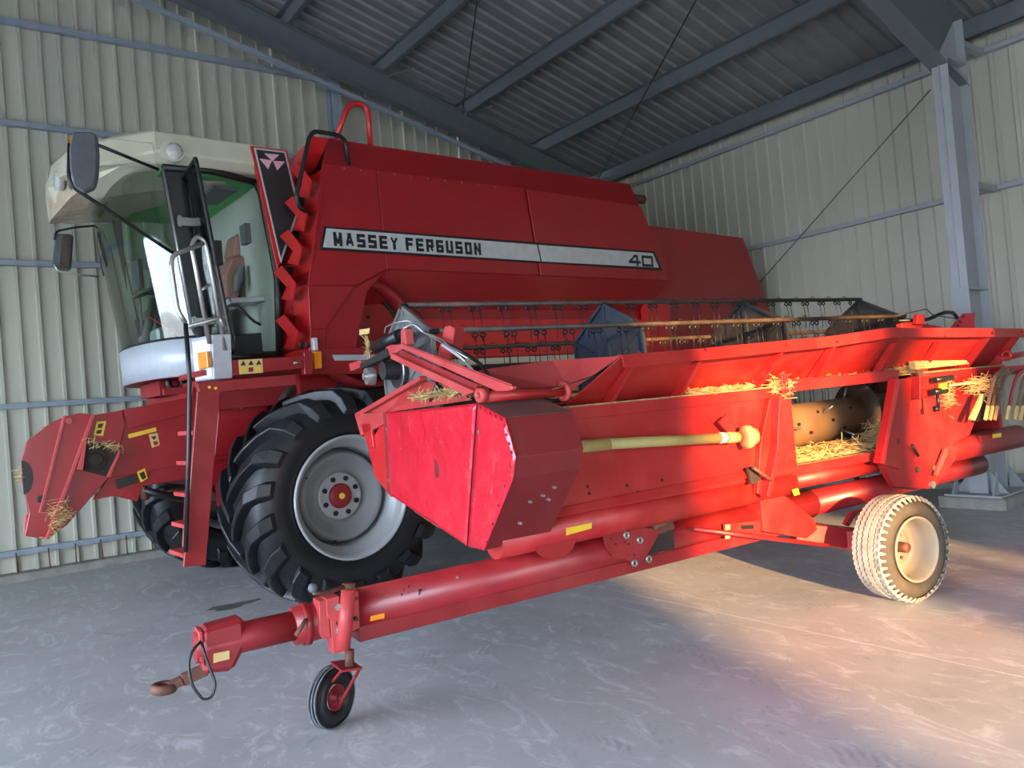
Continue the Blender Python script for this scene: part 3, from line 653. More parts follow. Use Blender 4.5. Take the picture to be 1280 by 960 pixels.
# visor: lamp housing that hangs from the roof front
vis = [V(q) for q in [(1.40, 6.66, 3.50), (1.25, 6.80, 3.38), (1.19, 6.98, 3.31), (1.17, 7.2, 3.29), (1.19, 7.4, 3.31), (1.30, 7.68, 3.38), (1.50, 7.75, 3.50)]]
visr = [V(q) for q in [(1.45, 6.72, 3.50), (1.41, 6.85, 3.42), (1.40, 7.0, 3.36), (1.40, 7.2, 3.34), (1.41, 7.35, 3.36), (1.44, 7.5, 3.42), (1.50, 7.6, 3.50)]]
vt = [V((p.x-.01, p.y, 3.60)) for p in vis]
b = MB('C'); b.loft([vt, vis, visr], closed=False, smooth=False); b.build('visor', CREAMD, comb, solid=.012)
for (yy, rr) in ((6.62, .075), (6.86, .075), (7.24, .075), (7.48, .075)):
    c = V((1.165 if 6.7 < yy < 7.4 else 1.24, yy, 3.52)); b = MB('C'); b.lathe([(0, -.012), (rr*.7, -.008), (rr, 0), (rr, .05), (0, .05)], c, (1, 0, 0), 20); o = b.build('roof_lamp', LAMPG, comb)
c = CY(215, 190, CN-.10)
b = MB('C'); b.lathe([(0, 0), (.083, 0), (.085, .05), (0, .05)], c+V((0, -.03, 0)), (0, 1, 0), 28, smooth=False); wl_ = b.build('work_lamp', CREAM, comb)
b = MB('C'); b.lathe([(0, -.018), (.04, -.014), (.066, 0), (.066, .02)], c+V((.01, -.03, 0)), (0, 1, 0), 24); b.build('lamp_lens', LAMPG, wl_)
c = V((1.45, 7.55, 3.80)); p = CY(86, 180, 7.4); b = MB('C'); b.lathe([(.0, .13), (.03, .125), (.045, .10), (.05, 0), (0, 0)], V((p.x+.04, p.y, p.z-.06)), (0, 0, 1), 18); b.build('beacon', AMBER, comb)
ctube([(137, 173), (190, 179), (196, 209)], CN-.095, .003, 'roof_seam', CREAMD, 0)
# near mirror with arms
MYp = 5.95
b = MB('C'); mo = [(90, 166), (94, 164), (116, 164.5), (120, 168), (122, 190), (121, 218), (117, 234), (104, 240), (92, 233), (87, 210), (86, 185)]
b.prism([CY(*p, MYp) for p in mo], (0.03, .07, 0)); mi = b.build('wing_mirror', SLATG, comb, .018)
b = MB('C'); b.prism([CY(89, 168, MYp)+V((.0, .06, 0)), CY(86, 178, MYp)+V((0, .06, 0)), CY(88, 230, MYp)+V((0, .06, 0)), CY(92, 234, MYp)+V((0, .06, 0))], (.01, .05, 0)); b.build('mirror_glass', MIRR, mi)
ctube([(112, 177, 5.97), (198, 212, 6.16)], 6, .013, 'mirror_arm', BLACK, 0)
ctube([(87, 180, 6.0), (86, 222, 6.0), (91, 234, 6.0), (134, 262, 6.05), (216, 316, 6.17)], 6, .014, 'mirror_arm', BLACK, .03)
# far mirror
b = MB('C'); YF = 8.05
b.prism([CY(*p, YF) for p in [(69, 292), (89, 292), (91, 296), (88, 334), (85, 338), (67, 336), (65, 330)]], (0.02, .06, 0)); mi = b.build('wing_mirror', SLATG, comb, .012)
plate('C', [CY(*p, YF)+V((0, -.006, 0)) for p in [(78, 294), (89, 295), (86, 336), (74, 335)]], (0, .004, 0), 'mirror_glass', BROWN, mi, 0)
ctube([(119, 282), (95, 284), (70, 289), (68, 300)], YF-.02, .010, 'mirror_arm', BLACK, .03)
ctube([(124, 346), (95, 343), (72, 339), (68, 330)], YF-.02, .010, 'mirror_arm', CHROME, .03)
b = MB('C'); b.beam(CY(118, 275, 7.7), CY(130, 345, 7.7), .02, .02); b.build('mirror_bracket', BLACK, comb)
# interior: seat, armrest, tray, steering column, console
def cpr(pts, y0, y1, name, m, bev=.02, par=None):
    b = MB('C'); b.prism([CY(p[0], p[1], y0) for p in pts], (0, y1-y0, 0)); return b.build(name, m, par or comb, bev)
SYd = 6.75
sb = cpr([(289, 322), (303, 318), (308, 324), (304, 352), (298, 374), (283, 372), (281, 344)], SYd, SYd+.46, 'seat_back', SEATC, .045)
cpr([(296, 291), (306, 290), (309, 296), (306, 318), (300, 321), (291, 319)], SYd+.08, SYd+.36, 'headrest', SEATC, .04)
b = MB('C'); b.box((1.98, SYd, 2.42), (2.42, SYd+.48, 2.56)); b.build('seat_cushion', SEATC, comb, .04)
b = MB('C'); b.box((2.05, SYd+.05, 2.06), (2.38, SYd+.42, 2.42)); b.build('seat_base', BLACKP, comb, .02)
cpr([(301, 330), (306, 331), (305, 350), (298, 366), (294, 362), (295, 345)], SYd-.12, SYd-.04, 'armrest', SEATG, .02)
cpr([(288, 372), (330, 371), (332, 376), (290, 379)], 6.35, 6.65, 'side_tray', SILV, .004)
ctube([(292, 378, 6.5), (318, 402, 6.5), (330, 408, 6.5)], 6.5, .012, 'tray_strut', BLACK, 0)
cpr([(292, 418), (338, 415), (340, 440), (294, 442)], 6.5, 6.9, 'tool_box', BLACKP, .01)
b = MB('C'); b.tube([(1.72, 7.0, 2.06), (1.86, 7.0, 2.62)], .035, 10); b.build('steering_column', SEATG, comb)
b = MB('C'); ring = []
cc = V((1.88, 7.0, 2.70)); ax = V((-.35, 0, .94)).normalized(); bx = V((0, 1, 0)); by = ax.cross(bx)
b.tube([cc+(bx*cos(2*pi*k/24)+by*sin(2*pi*k/24))*.19 for k in range(25)], .014, 8, caps=False)
for k in range(3): b.tube([cc-ax*.04, cc+(bx*cos(2*pi*k/3)+by*sin(2*pi*k/3))*.19], .010, 6)
b.build('steering_wheel', BLACK, comb)
b = MB('C'); b.box((1.80, 6.75, 2.10), (1.95, 7.35, 2.34)); b.build('front_console', SILV, comb, .02)
b = MB('C'); b.box((1.95, 7.4, 2.06), (2.5, 7.7, 2.62)); b.build('control_console', SEATG, comb, .02)
b = MB('C'); b.box((1.78, 7.10, 2.72), (1.82, 7.35, 2.98)); b.tube([(1.8, 7.2, 2.3), (1.8, 7.2, 2.75)], .012, 8); b.build('monitor', SEATG, comb, .008)
MB('C').tube([CY(184, 395, 6.6), CY(210, 410, 6.5), CY(232, 425, 6.4)], .006, 6).build('red_cable', REDB, comb)
# lamp box and platform
LX0, LX1 = CY(264, 418, 5.55).x, CY(288.5, 418, 5.55).x
b = MB('C')
f0 = [CX(239, 424, LX0-.02), CX(264.5, 418, LX0), CX(267, 474, LX0+.01), CX(244, 477, LX0-.01)]
g0 = [f0[1], CY(288.5, 416, f0[1].y), CY(289.5, 471, f0[1].y), f0[2]]
bk = V((.0, .0, 0))
dx_ = LX1-LX0
b.prism(f0, (dx_, 0, 0)); bx_ = b.build('lamp_box', SILV, comb, .006)
cf = [p+V((-.006, 0, 0)) for p in f0]; plate('C', [cf[0].lerp(cf[2], .08), cf[1].lerp(cf[3], .08), cf[2].lerp(cf[0], .05), cf[3].lerp(cf[1], .05)], (.006, 0, 0), 'box_face', WHITE, bx_)
am = [CX(251, 441, LX0-.012), CX(262, 439, LX0-.012), CX(264, 459, LX0-.012), CX(253, 462, LX0-.012)]
plate('C', am, (-.025, 0, 0), 'amber_lamp', AMBER, bx_, .004)
cplate([(289.5, 450), (381, 445), (381, 460), (291, 469.5)], 'platform_beam', REDD, 5.60, .10)
pb = cplate([(298, 450), (328, 448.3), (329, 466), (299.5, 468)], 'warning_sticker', YPALE, 5.595, .003)
for k in range(3):
    x0 = 299.5+k*9.7; cplate([(x0+1, 457-k*.5), (x0+8, 456.5-k*.5), (x0+4.5, 450.8-k*.5)], 'sticker_triangle', BLACK, 5.592, .002, parent=pb)
    cplate([(x0+1.5, 465.5-k*.5), (x0+7.5, 465-k*.5), (x0+7.5, 459.5-k*.5), (x0+1.5, 460-k*.5)], 'sticker_box', MAROON if k == 1 else YDEC, 5.592, .002, parent=pb)
ctube([(367, 454), (375, 453)], 5.58, .010, 'catch_pin', STEEL, 0)
cplate([(380, 440), (390, 440), (391, 468), (381, 468)], 'corner_bracket', REDD, 5.60, .08)
cplate([(391.5, 422), (397, 422), (398, 438), (392.5, 438)], 'clear_lamp', LAMPG, 5.64, .05)
cplate([(392.5, 439), (402, 439), (402.5, 460), (393.5, 461)], 'amber_lamp', AMBER, 5.64, .05)
for (px, py) in ((376, 432), (384, 431)): cplate([(px-2, py-3), (px+2.5, py-3), (px+2.5, py+3), (px-2, py+3)], 'socket', BLACK, 5.69, .01)
b = MB('C'); b.box((1.80, 5.70, 1.86), (2.66, 6.25, 1.90)); b.build('platform', MAROON, comb)
cplate([(246, 478), (370, 468), (370, 481), (251, 492)], 'ladder_beam', REDD, 5.50, .06)
cplate([(247, 490), (275, 488), (257.5, 706.5), (229.5, 709)], 'ladder_stringer', REDD, 5.50, .03)
cplate([(240, 484), (249, 483), (234, 690), (228, 692)], 'ladder_stringer', REDD, 5.85, .03)
for (px, py) in ((243, 540), (241, 578), (238, 618), (235, 657), (232, 693)):
    p = CY(px+8, py, 5.53); MB('C').box((p.x-.06, 5.53, p.z-.015), (p.x+.05, 5.86, p.z+.015)).build('rung', REDF, comb, .003)
for (px, py) in ((262, 484), (270, 485)): MB('C').disc(CY(px, py, 5.49), (0, 1, 0), .01, .02, 8).build('bolt', YDEC, comb)
# handrails of the platform gate
ctube([(232, 690, 5.48), (236, 560, 5.46), (237, 470, 5.44), (232, 404, 5.44)], 5.5, .016, 'handrail', BLACK, .05)
ctube([(232, 404), (222, 388), (214, 332), (216, 319), (255, 304)], 5.50, .016, 'handrail', CHROME, .04)
ctube([(281, 438), (259, 312), (255, 300), (246, 295), (239, 306), (262, 430)], 5.56, .016, 'handrail', CHROME, .05)
ctube([(249, 364), (262, 356)], 5.56, .012, 'handrail', CHROME, 0)
ctube([(233, 409), (275, 397), (279, 408)], 5.50, .014, 'handrail', CHROME, .02)
# frame below the cab
b = MB('C'); b.box((1.95, 6.3, 1.62), (2.7, 7.8, 1.86)); b.build('cab_frame', MAROON, comb)
b = MB('C'); b.box((1.80, 6.8, 1.78), (2.0, 7.4, 1.9)); b.build('cab_mount', MAROON, comb)
b = MB('C'); b.lathe([(.035, -.02), (.075, -.02), (.08, 0), (.075, .02), (.035, .02)], CY(219, 478, 6.7), (0, 1, 0), 20, closed=True); b.build('rubber_mount', BLACK, comb)
b = MB('C'); b.box((2.75, 6.08, .75), (8.4, 8.0, 1.6)); b.build('chassis', DARK, comb)
b = MB('C'); b.box((2.6, 6.06, .66), (2.95, 8.1, .96)); b.build('front_axle', MAROON, comb, .01)
b = MB('C'); b.lathe([(.12, 0), (.17, 0), (.17, .10), (.12, .10)], CY(378, 505, 6.1), (0, 1, 0), 32, closed=True); b.build('drive_pulley', DARK, comb)
b = MB('C'); b.box((7.15, 6.4, .5), (7.35, 8.0, .7)); b.build('rear_axle', MAROON, comb)
# ---- feeder house
FY, FT = 6.45, 1.25
cpr([(152, 515), (235, 499), (335, 480), (340, 560), (262, 610), (232, 594), (130, 612)], FY+.03, FY+FT-.03, 'feeder_housing', RED, .01)
cplate([(150, 524), (232, 500), (335, 478), (335, 566), (233, 580), (136, 598)], 'feeder_side', RED, FY, .02)
cplate([(153, 512), (235, 497), (235, 517), (160, 536)], 'feeder_top_guard', RED, FY-.02, .02)
cplate([(275, 492), (333, 488), (335, 496), (276, 507)], 'feeder_cover', REDF, FY-.03, .04)
cplate([(274, 509), (333, 500), (330, 560), (268, 570)], 'feeder_cover', RED, FY-.03, .03)
cplate([(116, 519), (153, 512.5), (156, 532), (150, 558), (136, 597), (84, 656), (66, 669.5), (58, 674)], 'head_side_plate', RED, FY-.03, .05)
cplate([(27, 600), (26.5, 575), (34, 552), (64, 529), (80, 521), (100, 516), (115, 518), (57.5, 674), (31, 670), (37, 641)], 'head_front_plate', RED, FY-.06, .04)
cpr([(58, 600), (56, 578), (63, 556), (88, 535), (126, 523), (148, 516), (134, 594), (84, 650), (66, 655)], FY, FY+FT, 'feeder_mouth', MAROON, .01)
plate('C', [CY(79, 520, FY-.08), CY(83, 519, FY-.08), CY(53, 640, FY-.08), CY(49, 640, FY-.08)], (0, .03, 0), 'fold_lip', REDF, comb)
plate('C', [CY(115, 518, FY-.09), CY(119, 519, FY-.09), CY(62, 674, FY-.09), CY(57, 674, FY-.09)], (0, .06, 0), 'fold_lip', REDF, comb)
plate('C', [CY(57, 533, FY), CY(66, 530, FY), CY(66, 536, FY), CY(54, 542, FY)], (0, .12, 0), 'corner_flap', REDF, comb)
plate('C', [CY(32, 645, FY), CY(38, 640, FY), CY(36, 668, FY), CY(30, 668, FY)], (0, .04, 0), 'corner_flap', REDF, comb)
ho = cplate([(109, 549), (151, 560), (134, 596), (103, 588)], 'hub_recess', DARK, FY-.05, .01)
for q in ([(109, 549), (105, 555), (96, 587), (104, 588)], [(151, 560), (150, 568), (138, 597), (134, 596)]): cplate(q, 'hub_box_side', REDF, FY-.09, .08)
cc = CY(120, 574, FY-.06); b = MB('C'); b.lathe([(0, -.02), (.04, -.02), (.05, 0), (.075, 0), (.08, .02), (0, .02)], cc, (0, 1, 0), 20, smooth=False); b.build('hub', DARK, comb)
MB('C').disc(CY(52, 624, FY-.07), (0, 1, 0), .028, .02, 16).build('pin_boss', BLACK, comb)
MB('C').disc(CY(86, 526, FY-.08), (0, 1, 0), .022, .02, 16).build('pin_boss', REDF, comb)
b = MB('C'); pts = []
for k in range(12): a = -pi/2+pi*k/11; pts.append(CY(28, 597, FY-.062)+V((.065*cos(a), 0, .12*sin(a))))
b.prism(pts, (0, -.004, 0)); b.build('wear_patch', BLACKP, comb, 0)
for q, m_ in (([(160, 543), (195, 534), (196, 539), (161, 548)], YDEC), ([(121, 527), (133, 526), (129, 545), (117, 544)], YDEC), ([(186, 543), (197, 541), (200, 556), (190, 560)], YPALE), ([(171, 590), (181, 585), (185, 598), (176, 603)], YDEC)):
    cplate(q, 'sticker', m_, FY-.035 if q[0][0] == 121 else FY-.004, .003)
cplate([(123, 530), (130, 529), (127.5, 535), (122, 535)], 'sticker_mark', BLACK, FY-.038, .002); cplate([(121, 538), (128, 537), (126, 542), (120, 542)], 'sticker_mark', BLACK, FY-.038, .002)
cplate([(188, 546), (196, 545), (193, 550)], 'sticker_mark', BLACK, FY-.007, .002); cplate([(191, 552), (197, 551), (198, 555), (193, 557)], 'sticker_mark', RED, FY-.007, .002)
cplate([(174, 592), (180, 589), (183, 597), (178, 600)], 'sticker_mark', BLACK, FY-.007, .002)
cplate([(232, 578), (136, 597), (116, 625), (143, 620), (172, 627), (178, 608), (235, 598)], 'feeder_lower_side', RED, FY+.02, .02)
cplate([(144, 600), (168, 593), (173, 602), (147, 612)], 'black_plate', BLACK, FY-.006, .004)
b = MB('C'); b.tube([CY(178, 612, FY+.05), CY(200, 618, FY+.05), CY(250, 628, FY+.1)], .030, 12); b.build('lift_cylinder', BLACK, comb)
b = MB('C'); b.tube([CY(176, 622, FY+.05), CY(240, 608, FY+.1)], .014, 8); b.tube([CY(176, 605, FY+.05), CY(182, 625, FY+.05)], .03, 10); b.build('lift_linkage', RUST, comb)
b = MB('C'); b.beam(CY(204, 490, 6.5), CY(335, 478, 6.5), .05, .05); b.build('feeder_tube', MAROON, comb)
for q in ([(108, 551), (150, 561)], [(84, 640), (60, 672)]):
    A, B = CY(*q[0], FY-.09), CY(*q[1], FY-.09)
    straws('C', lambda: A.lerp(B, random.random())+V((random.gauss(0, .02), random.uniform(-.03, .0), random.gauss(0, .012))), 60, 'straw_tuft', comb, .04, .10, .0018)
A = CY(74, 640, FY-.06); straws('C', lambda: A+V((random.gauss(0, .035), -.02, random.gauss(0, .04))), 60, 'straw_tuft', comb, .05, .14, .0018)
A = CY(25, 596, FY-.06); straws('C', lambda: A+V((random.gauss(-.01, .012), 0, random.gauss(0, .03))), 26, 'straw_tuft', comb, .04, .09, .0015)
A, B = CY(275, 508, FY-.04), CY(330, 496, FY-.04); straws('C', lambda: A.lerp(B, random.random())+V((0, -.02, random.gauss(0, .012))), 40, 'straw_tuft', comb, .04, .12, .0015)
# ---- front wheels
WC = V((2.77, 5.41, .855)); WT = .66
def wheel(cx, y0, sgn):
    """sgn=1: outer face at y0 and tyre extends to +y; -1 mirrored"""
    c = V((cx, y0, .855)); ax = V((0, sgn, 0)); rl = []
    tb = MB('C').lathe(tyre_profile(.80, .455, WT, .07), c, ax, 72, closed=True).build('tyre', RUB, comb, origin=c)
    # lug: a curved bar from the tread centre to the shoulder and down the sidewall
    def lugm(side):
        b = MB('C'); path = [(.345, .795, .42), (.25, .795, .30), (.15, .785, .17), (.07, .765, .05), (.015, .725, -.02), (-.012, .665, -.05)]
        L_, Rr, Lt, Rt = [], [], [], []
        for i, (yy, rr, an) in enumerate(path):
            yy_ = yy if side == 0 else WT-yy
            hgt = [.062, .066, .070, .072, .040, .012][i]; wd = [.030, .032, .036, .046, .058, .052][i]
            up = rr+hgt
            for lst, dr, da, ky in ((L_, rr-.03, -wd*1.35, .0), (Rr, rr-.03, wd*1.35, 0), (Lt, up, -wd*.85, 1), (Rt, up, wd*.85, 1)):
                A_ = an+da/rr*1.0
                yq = yy_ - (.018*ky*(1 if side == 0 else -1) if i >= 3 else 0)
                lst.append(V((c.x-dr*sin(A_), c.y+sgn*yq, c.z+dr*cos(A_))))
        rings = [[L_[i], Lt[i], Rt[i], Rr[i]] for i in range(len(path))]
        b.loft(rings, closed=True, smooth=False, caps=True)
        return b.build('lug', RUB, tb, origin=c, bevel=.006)
    for side in (0, 1):
        l0 = lugm(side)
        for k in range(18):
            a = 2*pi*(k+(.5 if side else 0))/18
            o = l0 if k == 0 else clone(l0, tb)
            o.rotation_euler = (0, a, 0)
    # rim and disc
    rim = MB('C').lathe([(.445, .03), (.478, .018), (.480, .0), (.468, -.006), (.455, .004), (.448, .035), (.432, .06), (.425, .10), (.392, .12), (.385, .24), (.375, .30), (.375, .55), (.45, .62)], c, ax, 64)
    rim = rim.build('rim', RIM, comb)
    d = MB('C').lathe([(.376, .30), (.355, .20), (.340, .165), (.325, .160), (.30, .185), (.24, .235), (.19, .25), (.19, .235), (.095, .235), (.0, .235)], c, ax, 64)
    d = d.build('wheel_disc', RIMD, rim)
    MB('C').lathe([(.175, .225), (.185, .232), (.185, .25), (.10, .25), (.10, .225)], c, ax, 40, closed=True, smooth=False).build('hub_ring', RIM, rim)
    MB('C').lathe([(0, .20), (.055, .20), (.090, .205), (.098, .22), (.098, .25), (0, .25)], c, ax, 32).build('hub_cap', MAROON, rim)
    MB('C').disc(c+ax*.192, ax, .024, .012, 16).build('hub_sticker', YDEC, rim)
    for k in range(8):
        a = 2*pi*(k+.5)/8
        MB('C').disc(c+ax*.212+V((.142*cos(a), 0, .142*sin(a))), ax, .020, .02, 12).build('wheel_nut', BLACK, rim)
    for k in range(3):
        a = [0.4, 2.6, 4.4][k]; MB('C').disc(c+ax*.15+V((.35*cos(a), 0, .35*sin(a))), ax, .008, .02, 8).build('rim_bolt', BLACK, rim)
wheel(2.77, 5.41, 1); wheel(2.77, 8.74, -1)
b = MB('C')
for (cx, yy) in ((7.25, 6.15), (7.25, 7.75)):
    tb = MB('C').lathe(tyre_profile(.58, .28, .42, .05), (cx, yy, .58), (0, 1, 0), 48, closed=True).build('rear_tyre', RUB, comb)
    MB('C').lathe([(.29, .02), (.26, .06), (.2, .12), (0, .12)], (cx, yy, .58), (0, 1, 0), 32).build('rear_rim', RIM, comb)

# ================================================================ the header trailer
tr = root('header_trailer', 'T', 'red single-beam trailer with towing eye, jockey wheel and dusty road wheel carrying the header', 'trailer')
TY = 3.60
def T(px, py, y=TY): return at(px, py, 'H', 1, y)
def trap(pts, name, m, y=TY, t=.012, par=None, bev=.002, dy=0.0): return plate('T', [T(*p, y)+V((0, dy, 0)) for p in pts], (0, t, 0), name, m, par or tr, bev)
b = MB('T'); b.tube([(1.14, TY, .565), (4.45, TY, .60)], .098, 28); b.build('beam', REDD, tr)
b = MB('T'); b.prism([(1.16, TY-.075, .43), (4.3, TY-.075, .455), (4.3, TY-.075, .53), (1.16, TY-.075, .505)], (0, .15, 0)); b.build('beam_flange', REDD, tr, .004)
b = MB('T'); b.tube([(4.45, TY, .60), (6.6, TY, .625)], .088, 28); b.build('rear_beam', REDD, tr)
for px, py in ((560, 728), (572, 722), (642, 724), (660, 718), (717, 703), (728, 700), (744, 696)): MB('T').disc(T(px, py, TY-.08), (0, 1, 0), .008, .02, 8).build('bolt', STEEL, tr)
b = MB('T'); b.tube([(.88, TY, .552), (1.16, TY, .562)], .086, 28); b.lathe([(.088, 0), (.096, 0), (.096, .03), (.088, .03)], (.92, TY, .553), (1, 0, 0), 28, closed=True); b.build('sleeve', REDD, tr)
b = MB('T'); b.tube([(.46, TY, .555), (.92, TY, .556)], .066, 24); b.build('drawbar_tube', MAROON, tr)
# end box and towing eye
trap([(252, 787), (306, 772), (309, 805), (292, 840), (265, 842.5), (254, 846)], 'end_plate', MAROON, TY-.065, .12, bev=.02)
trap([(248.5, 790), (253, 789), (256, 833), (250, 826)], 'end_cap', REDF, TY-.06, .12)
trap([(267, 817), (287, 813), (287, 824), (267, 829)], 'sticker', YPALE, TY-.073, .003)
e0 = T(258, 836); e1 = T(228, 850); e2 = T(208, 858)
b = MB('T'); b.beam(e0, e1, .05, .045); b.beam(e1, e2+V((.02, 0, 0)), .06, .03); b.lathe([(.022, -.018), (.048, -.020), (.055, 0), (.048, .020), (.022, .018)], e2+V((-.01, 0, -.004)), (0.1, 0, 1), 24, closed=True); b.build('towing_eye', RUST, tr, .004)
b = MB('T'); b.tube([T(251, 802, 3.52), T(240, 813, 3.50), T(235, 832, 3.48), T(240, 858, 3.46), T(254, 875, 3.45), T(265, 872, 3.45), T(270, 855, 3.46), T(262, 835, 3.48), T(255, 815, 3.5), T(252, 803, 3.52)], .006, 8, bend=.05); b.build('loop_cable', BLACK, tr)
b = MB('T'); b.tube([T(383, 774, TY-.09), T(370, 794, TY-.13)], .010, 8); b.build('locking_pin', RUST, tr)
# jack
jx = T(432, 740).x; JY = 3.47
b = MB('T'); b.tube([T(436, 736, JY), T(428, 812, JY)], .034, 16); b.build('jack_tube', REDF, tr)
b = MB('T'); b.tube([T(436, 729, JY), T(435.5, 737, JY)], .030, 12); b.build('jack_cap', RUST, tr)
trap([(408, 749), (424, 745), (428, 815), (417, 818), (413, 775), (409, 770)], 'jack_bracket', REDF, JY+.01, .08)
trap([(399, 752), (410, 749), (413, 796), (404, 799), (400, 790)], 'clamp_plate', REDF, JY+.02, .10)
trap([(438, 741), (448, 739), (450, 785), (440, 790)], 'clamp_plate', REDF, JY+.03, .10)
for p in ((423, 759), (424, 788)):
    MB('T').disc(T(*p, JY-.005), (0, 1, 0), .017, .03, 6).build('nut', STEEL, tr)
for p in ((423, 779), (424, 808), (445, 748), (446, 774)): MB('T').disc(T(*p, JY+.006), (0, 1, 0), .010, .02, 10).build('bolt_hole', BLACK, tr)
b = MB('T'); b.tube([T(432, 733, JY), T(405, 742, 3.40), T(392, 741, 3.38)], .010, 8, bend=.03); b.build('crank_handle', RUST, tr)
b = MB('T'); b.lathe([(.0, -.022), (.016, -.016), (.022, 0), (.016, .016), (0, .022)], T(391, 735, 3.38), (0, 0, 1), 14); b.build('crank_knob', SLATG, tr)
b = MB('T'); b.tube([T(437, 812, JY), T(437, 832, JY)], .021, 12); b.build('jack_leg', RUST, tr)
# jockey wheel: turned a little, fork on its near side
NC = at(415, 871, 'H', 2, .144); na = V((-.52, .854, 0)).normalized(); JR = .137
nt_ = MB('T').lathe(tyre_profile(.144, .060, .080, .018), NC-na*.0425, na, 40, closed=True).build('jockey_tyre', RUB, tr)
for dd in (.022, .042, .062): MB('T').lathe([(.140, dd-.003), (.146, dd-.002), (.146, dd+.002), (.140, dd+.003)], NC-na*.0425, na, 40, closed=True).build('tread_rib', RUBN, nt_)
b = MB('T'); b.lathe([(.062, .015), (.055, .015), (.045, .032), (.022, .034), (.020, .005), (0, .005)], NC-na*.0425, na, 28); b.build('jockey_rim', MAROON, tr)
ft = T(437, 832, JY)
b = MB('T'); hub = NC-na*.07
b.beam(V((ft.x+.03, ft.y-.02, ft.z-.03)), hub, .065, .012, na)
b.beam(V((ft.x+.03, ft.y+.12, ft.z-.03)), NC+na*.07, .045, .012, na)
b.prism([V((ft.x-.05, ft.y-.03, ft.z)), V((ft.x+.05, ft.y-.03, ft.z-.012)), V((ft.x+.05, ft.y+.13, ft.z-.012)), V((ft.x-.05, ft.y+.13, ft.z))], (0, 0, -.012))
b.build('fork', MAROON, tr, .003)
MB('T').disc(NC-na*.085, na, .016, .03, 10).build('axle_bolt', RUST, tr)
# reflectors and stickers on beam
trap([(463, 769), (481, 765), (481, 773), (463, 777)], 'reflector', AMBER, TY-.095, .006)
trap([(824, 684), (838, 680.5), (838, 687.5), (825, 691)], 'reflector', AMBER, TY-.095, .006)
for k in range(9):
    q = (500+random.uniform(0, 26), 731+random.uniform(0, 12)); w = random.uniform(1, 2.5); hh = random.uniform(1.5, 5); trap([q, (q[0]+w, q[1]-.6), (q[0]+w*.8, q[1]+hh), (q[0]+w*.1, q[1]+hh*.7)], 'paint_chip', DARK, TY-.099, .001, bev=0)
# header support bracket on beam
bp1 = [(753, 666), (800, 658), (828, 652), (810, 706), (797, 706), (760, 690)]
trap([(753, 664), (797, 658), (827, 662), (805, 702), (796, 707), (783, 700), (766, 696), (757, 682)], 'support_bracket', REDD, TY-.115, .014)
trap([(828, 658), (845, 652), (836, 690), (818, 705), (810, 700), (824, 676)], 'support_bracket', MAROON, TY-.04, .014)
b = MB('T'); b.box(T(808, 668, TY-.1), T(832, 684, TY-.02)); b.build('bracket_web', DARK, tr)
for p in ((784, 669), (801, 675), (794, 704), (812, 699)):
    MB('T').lathe([(.010, 0), (.022, 0), (.022, .012), (.010, .012)], T(*p, TY-.125), (0, 1, 0), 14, closed=True).build('eyelet', STEEL, tr)
for p in ((765, 668), (764, 673), (770, 680), (781, 678), (786, 680), (793, 694), (774, 664)): MB('T').disc(T(*p, TY-.118), (0, 1, 0), .006, .01, 6).build('bolt_hole', BLACK, tr)
b = MB('T'); b.tube([T(815, 660, TY-.1), T(852, 643, TY-.1)], .024, 12); b.beam(T(806, 665, TY-.06), T(835, 655, TY-.06), .10, .05); b.build('locking_tube', RUST, tr)
trap([(842, 631), (854, 640), (852, 650), (846, 648)], 'lug_plate', MAROON, TY-.13, .03)
# big triangular axle bracket, axle arm, tie rod
trap([(950, 614), (966, 612), (985, 622), (1018, 649), (1022, 662), (1009, 673), (955, 664)], 'axle_bracket', REDH, TY-.16, .30)
b = MB('T'); b.prism([V((4.52, 3.72, .30)), V((4.52, 3.72, .43)), V((4.58, 3.15, .41)), V((4.58, 3.15, .27))], (.12, 0, 0)); b.build('axle_arm', REDD, tr, .006)
b = MB('T'); b.beam(V((4.3, 3.62, .44)), V((4.60, 3.45, .36)), .14, .13); b.build('axle_root', REDD, tr, .006)
b = MB('T'); b.tube([T(866, 661, 3.42), T(1035, 682, 3.36)], .014, 10); b.build('tie_rod', REDD, tr)
trap([(905, 655), (951, 650), (953, 664), (906, 668)], 'slotted_plate', REDH, TY-.13, .012)
trap([(926, 657), (942, 656), (943, 661), (927, 662)], 'slot', BLACK, TY-.133, .004)
for q in ([(907, 656), (913, 655.5), (913, 662), (907, 663)], [(907, 667), (913, 666), (913, 673), (907, 674)]): trap(q, 'sticker', YPALE, TY-.14, .003)
trap([(1057, 655), (1066, 640), (1088, 634), (1092, 640), (1070, 644), (1062, 658)], 'mudguard_stay', REDD, 3.40, .03)
# road wheel
RC = V((4.62, 2.935, .335)); ra = V((.07, .997, 0)).normalized()
tw = .25
tb = MB('T').lathe(tyre_profile(.322, .205, tw, .03), RC, ra, 64, closed=True).build('road_tyre', RUBS, tr)
